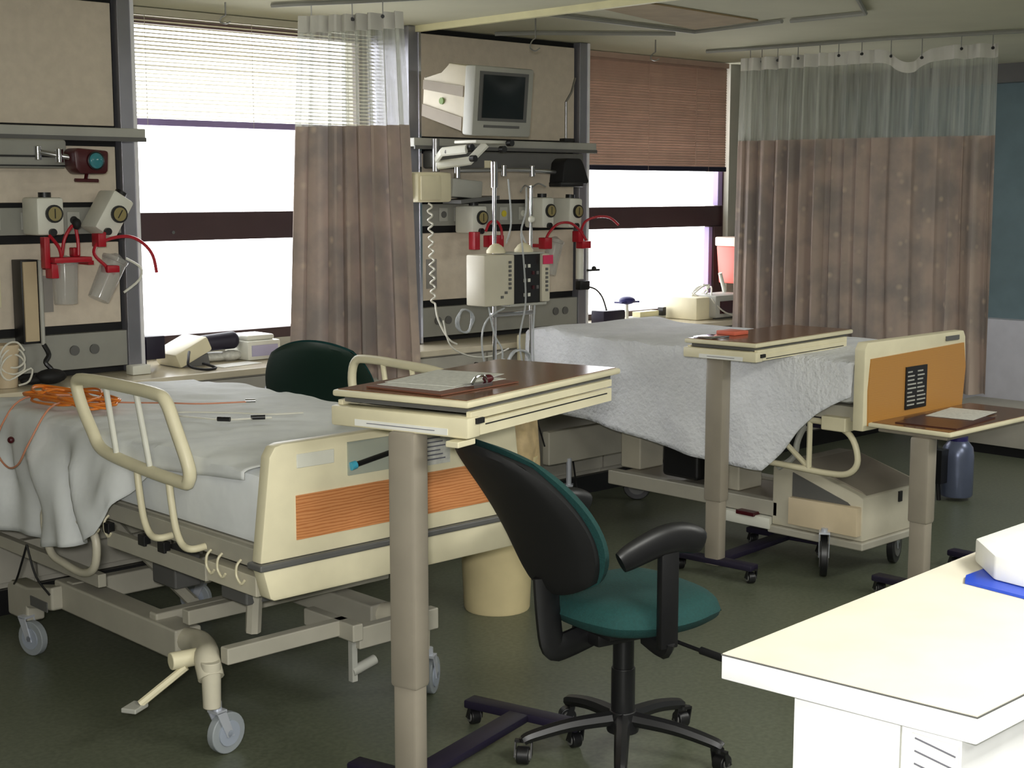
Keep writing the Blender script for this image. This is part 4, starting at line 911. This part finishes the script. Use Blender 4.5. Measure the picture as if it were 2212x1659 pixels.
# ================================================================== WORKTOP ITEMS
ZT = .876
sg = thing('desk_printer', 'cream desk device propped at an angle on the worktop under the left window', 'printer', (3.32, 5.62, ZT))
Rm = Matrix.Rotation(-.42, 3, 'Y')
obj('casing', MB().box(3.22, 3.40, 5.52, 5.72, .905, .975, rot=Rm, bev=.012), CREAM, sg); obj('stand', MB().prism([(3.24, ZT), (3.40, ZT), (3.39, .93)], 5.54, 5.70, 'y'), GREYD, sg)
rb = obj('rolled_bag', MB().cyl((3.40, 5.68, .955), (3.575, 5.63, .968), .036, .040).sph((3.575, 5.63, .968), .04, (.7, 1, 1)), DNAVY); tag(rb, 'dark purple-black rolled bag between the two devices under the left window', 'roll')
rb.location.z -= .0
st = obj('gauze_pile', MB().sph((3.50, 5.66, .895), .06, (1.7, 1, .35)).sph((3.56, 5.62, .90), .04, (1.4, 1, .6)), PAPERG); tag(st, 'small heap of pale wrappings under the dark roll', 'wrapping')
wp = thing('white_printer', 'white boxy printer with grey front on the worktop under the left window', 'printer', (3.68, 5.62, ZT))
obj('casing', MB().box(3.60, 3.78, 5.54, 5.74, ZT, .965, bev=.01), WHITEP, wp); obj('lid', MB().box(3.61, 3.76, 5.56, 5.72, .965, .99, bev=.01), WHITEP, wp)
obj('front_panel', B(3.62, 3.76, 5.535, 5.54, .895, .945), mat('lilac_panel', (180, 176, 204), .4), wp)
o = obj('paper_sheet', MB().box(3.38, 3.60, 5.42, 5.52, ZT, ZT + .0015, rot=.15), PAPER); tag(o, 'white sheet on the worktop edge under the left window', 'paper')
cable('power_cord', 'dark cord looping off the tilted desk device', [(3.26, 5.48, .95), (3.22, 5.42, .93), (3.20, 5.38, .90), (3.26, 5.36, .883), (3.33, 5.38, .883), (3.30, 5.44, .90)], .006, BLACKM, 'cord')
o = obj('sharps_cup', MB().box(2.965, 3.05, 5.44, 5.50, ZT, .915, bev=.004), WHITEP); tag(o, 'small white cup at the foot of the left window post', 'cup')
o = obj('socket_box', MB().box(3.10, 3.19, 5.56, 5.66, .92, 1.02, bev=.004).box(3.10, 3.12, 5.60, 5.66, ZT, .92), DNAVY); tag(o, 'dark socket box at the foot of the left window beside the headwall', 'socket box')
# right side
o = thing('cord_box', 'black box with cord at the left end of the right window sill', 'box', (6.12, 5.62, ZT))
obj('case', MB().box(6.02, 6.20, 5.58, 5.68, ZT, .96, bev=.004), DNAVY, o); obj('cord', MB().tube([(5.78, 5.50, 1.12), (5.86, 5.50, 1.10), (5.94, 5.52, 1.05), (6.02, 5.56, .97)], .005), BLACK, o)
o = thing('post_clamp', 'black clamp knob on the bright post beside the right window', 'clamp', (5.78, 5.51, 1.10)); obj('clamp', MB().box(5.73, 5.81, 5.49, 5.53, 1.10, 1.15, bev=.006), BLACK, o); obj('wing', MB().box(5.81, 5.90, 5.50, 5.52, 1.20, 1.212, bev=.002).sph((5.86, 5.51, 1.215), .014), BLACK, o)
o = obj('white_tube', MB().cyl((5.755, 5.52, 1.16), (5.755, 5.52, 1.40), .022), WHITEP); tag(o, 'white vertical tube clipped to the post left of the right window', 'tube')
o = thing('mask_stand', 'dark blue cap-shaped mask on a small stand before the right window', 'mask', (6.35, 5.70, ZT)); obj('mask', MB().sph((6.35, 5.70, 1.0), .05, (1, 1, .5)).box(6.27, 6.43, 5.67, 5.73, .985, .995), mat('dark_blue_mask', (36, 34, 100), .5), o); obj('stem', MB().cyl((6.35, 5.70, ZT), (6.35, 5.70, .99), .01), WHITEP, o)
o = thing('side_tray', 'low grey tray with yellow-white papers on the right window sill', 'tray', (6.6, 5.72, ZT)); obj('tray', MB().box(6.42, 6.66, 5.66, 5.76, ZT, .895, bev=.003), GREYL, o); obj('papers', MB().box(6.44, 6.62, 5.68, 5.74, .895, .925, rot=.05), mat('yellow_paper', (236, 230, 186), .7), o); obj('clip', B(6.63, 6.66, 5.66, 5.70, .895, .945), BLACK, o)
vm = thing('vital_signs_monitor', 'cream vital-signs monitor with dark red display on the right window sill', 'monitor', (6.95, 5.45, ZT))
Rz = Matrix.Rotation(.12, 3, 'Z')
obj('casing', MB().box(6.68, 7.05, 5.44, 5.70, ZT, 1.01, bev=.008), CREAM, vm)
ff = obj('display_unit', MB().box(6.80, 7.12, 5.39, 5.60, .885, 1.02, bev=.010), GREYL, vm); obj('display', B(6.84, 7.03, 5.384, 5.39, .91, .985), REDSCR, ff)
obj('foot', B(6.84, 7.08, 5.42, 5.56, ZT, .886), GREYD, vm)
o = obj('coiled_tubing', MB().tube([(6.86 + .07 * math.cos(i * .9), 5.55 + .02 * math.sin(i * 2), 1.04 + .035 * math.sin(i * .9 + .6)) for i in range(22)] + [(6.80, 5.42, 1.0), (6.85, 5.38, .93), (6.92, 5.36, .90)], .005), TUBEW); tag(o, 'white curled tubing lying on the vital-signs monitor', 'tubing')
o = obj('swab_stick', MB().cyl((7.10, 5.56, 1.02), (7.05, 5.56, 1.14), .012), WHITEP); tag(o, 'short white wand standing up behind the vital-signs monitor', 'wand')
sb = thing('sharps_container', 'red sharps container with pale lid on the pier right of the right window', 'sharps bin', (7.50, 5.78, 1.05))
obj('bin', MB().prism([(7.41, 1.05), (7.38, 1.29), (7.62, 1.29), (7.60, 1.05)], 5.70, 5.855, 'y', bev=.008), SHARPS, sb); obj('lid', MB().box(7.365, 7.63, 5.69, 5.857, 1.29, 1.35, bev=.01), mat('pale_pink_lid', (240, 216, 200), .4), sb)
# ================================================================== FLOOR ITEMS
bn = thing('waste_bin', 'tall cream waste bin with tan crumpled liner behind the foreground chair', 'bin', (3.78, 4.07, 0))
obj('bin', MB().lathe([(.128, 0), (.132, .01), (.158, .60), (.163, .61), (.163, .62)], (3.78, 4.07, 0)), BINM, bn)
def linf(u, v):
    a = u * 2 * PI; r = .166 + .018 * v * math.sin(a * 7) * (1 - .5 * v) + .012 * noise.noise(Vector((math.cos(a) * 2, math.sin(a) * 2, v * 4))); z = .50 + .26 * v
    return Vector((3.78 + r * (1 - .1 * v * v) * math.cos(a), 4.07 + r * (1 - .1 * v * v) * math.sin(a), z + .008 * math.sin(a * 5) * (1 - v)))
obj('liner', MB().grid(linf, 64, 10), TAN, bn, solid=.003)
wb_ = thing('wall_socket_box', 'black socket box with cord on the cabinet front behind the far bed', 'socket box', (5.47, 5.31, .22)); obj('box', MB().box(5.42, 5.50, 5.29, 5.322, .215, .315, bev=.004), BLACK, wb_); obj('cord', MB().tube([(5.47, 5.29, .22), (5.46, 5.26, .12), (5.42, 5.20, .01), (5.30, 5.1, .008)], .005), BLACK, wb_)
gc = thing('gas_cylinder', 'steel-blue portable gas cylinder with regulator behind the low table', 'gas cylinder', (6.95, 3.85, 0))
obj('cylinder', MB().lathe([(.08, 0), (.085, .01), (.085, .22), (.078, .265), (.05, .30), (.022, .315), (.022, .33)], (6.95, 3.85, .02)), BLUEGREY, gc)
obj('valve', MB().cyl((6.95, 3.85, .34), (6.95, 3.85, .38), .02).cyl((6.90, 3.85, .36), (7.02, 3.83, .40), .022), CREAM, gc); obj('collar', MB().cyl((6.95, 3.85, .318), (6.95, 3.85, .342), .05), mat('indigo_collar', (50, 44, 110), .4), gc)
obj('cart', MB().tube([(6.86, 3.90, .0), (6.84, 3.92, .30), (6.84, 3.92, .50)], .012).box(6.80, 6.88, 3.86, 3.96, .10, .28), BLACK, gc)
lc = thing('low_locker', 'pale low bedside locker by the blue-grey wall at the right edge', 'locker', (8.45, 4.2, 0))
obj('body', MB().box(8.30, 8.69, 3.9, 4.7, .06, .30, bev=.004), CAB, lc); obj('plinth', MB().box(8.32, 8.68, 3.92, 4.68, 0, .06), BLACK, lc)
# ================================================================== FOREGROUND COUNTER
fc = thing('reception_counter', 'bright white counter end with cream top in the lower right foreground', 'counter', (2.6, 1.2, 0))
obj('counter_top', MB().prism([(1.806, 1.406), (1.847, .975), (3.70, .975), (3.70, 1.51)], .857, .899, 'z', bev=.002), LAMW, fc)
obj('laminate_surface', MB().prism([(1.8075, 1.405), (1.848, .976), (3.699, .976), (3.699, 1.509)], .8985, .900, 'z'), LAM, fc)
obj('edge_joint', MB().prism([(1.8055, 1.4065), (1.8465, .9745), (3.70, .9745), (3.70, .976), (1.848, .976), (1.807, 1.4065)], .8965, .8990, 'z'), GREYD, fc)
obj('pedestal', MB().box(1.862, 3.70, 1.005, 1.30, .0, .857), LAMW, fc)
obj('seam', B(1.860, 1.8625, 1.104, 1.106, 0, .857), GREYL, fc)
nt_ = thing('taped_notice', 'printed notice taped to the white counter end under its top', 'notice', (1.859, 1.04, .60))
obj('sheet', B(1.8585, 1.8600, 1.008, 1.085, .60, .842), PAPER, nt_)
for i in range(8):
    z = .830 - i * .020
    obj('printed_line', MB().box(1.8572, 1.8585, 1.012, 1.080, z - .0012, z + .0012, rot=Matrix.Rotation(math.radians(9), 3, 'X')), (INK, INK, YELLOW, mat('pale_blue_ink', (170, 176, 216), .7))[min(i // 2, 3) if i < 6 else 3], nt_)
pst = thing('paper_stack', 'thick white paper stack on the counter at the right edge', 'papers', (2.85, 1.33, .905))
obj('papers', MB().prism([(2.62, 1.405), (2.52, 1.31), (2.50, 1.18), (2.95, 1.14), (2.98, 1.41)], .906, .955, 'z', bev=.006), PAPER, pst)
fo = obj('blue_folder', MB().prism([(2.515, 1.365), (2.475, 1.345), (2.45, 1.15), (2.90, 1.13), (2.92, 1.37)], .9005, .906, 'z'), BLUE); tag(fo, 'bright blue folder lying under the white papers on the counter', 'folder')

# repeats of one kind share a group
GR = {'hospital_bed': 'hospital beds', 'overbed_table': 'overbed tables', 'office_chair': 'green office chairs', 'vacuum_regulator': 'vacuum regulators on the headwalls',
      'suction_canister': 'suction canisters on the headwalls', 'suction_bracket': 'red suction brackets', 'privacy_curtain': 'privacy curtains', 'curtain_track': 'ceiling curtain tracks',
      'ceiling_hook': 'ceiling hooks', 'headwall_unit': 'headwall units', 'window_blind': 'window blinds', 'exam_lamp': 'exam lamps on the headwalls', 'monitor_lead': 'monitoring leads on the near bed',
      'infusion_tube': 'tubes on the infusion stand', 'paper_sheet': 'loose paper sheets', 'wall_module': 'wall modules on the middle headwall', 'clipboard': 'clipboards', 'coiled_tubing': 'coils of tubing'}
for o in bpy.data.objects:
    if o.parent is None and o.get('label') and not o.get('kind') and not o.get('group'):
        g = GR.get(o.name.split('.')[0])
        if g: o['group'] = g
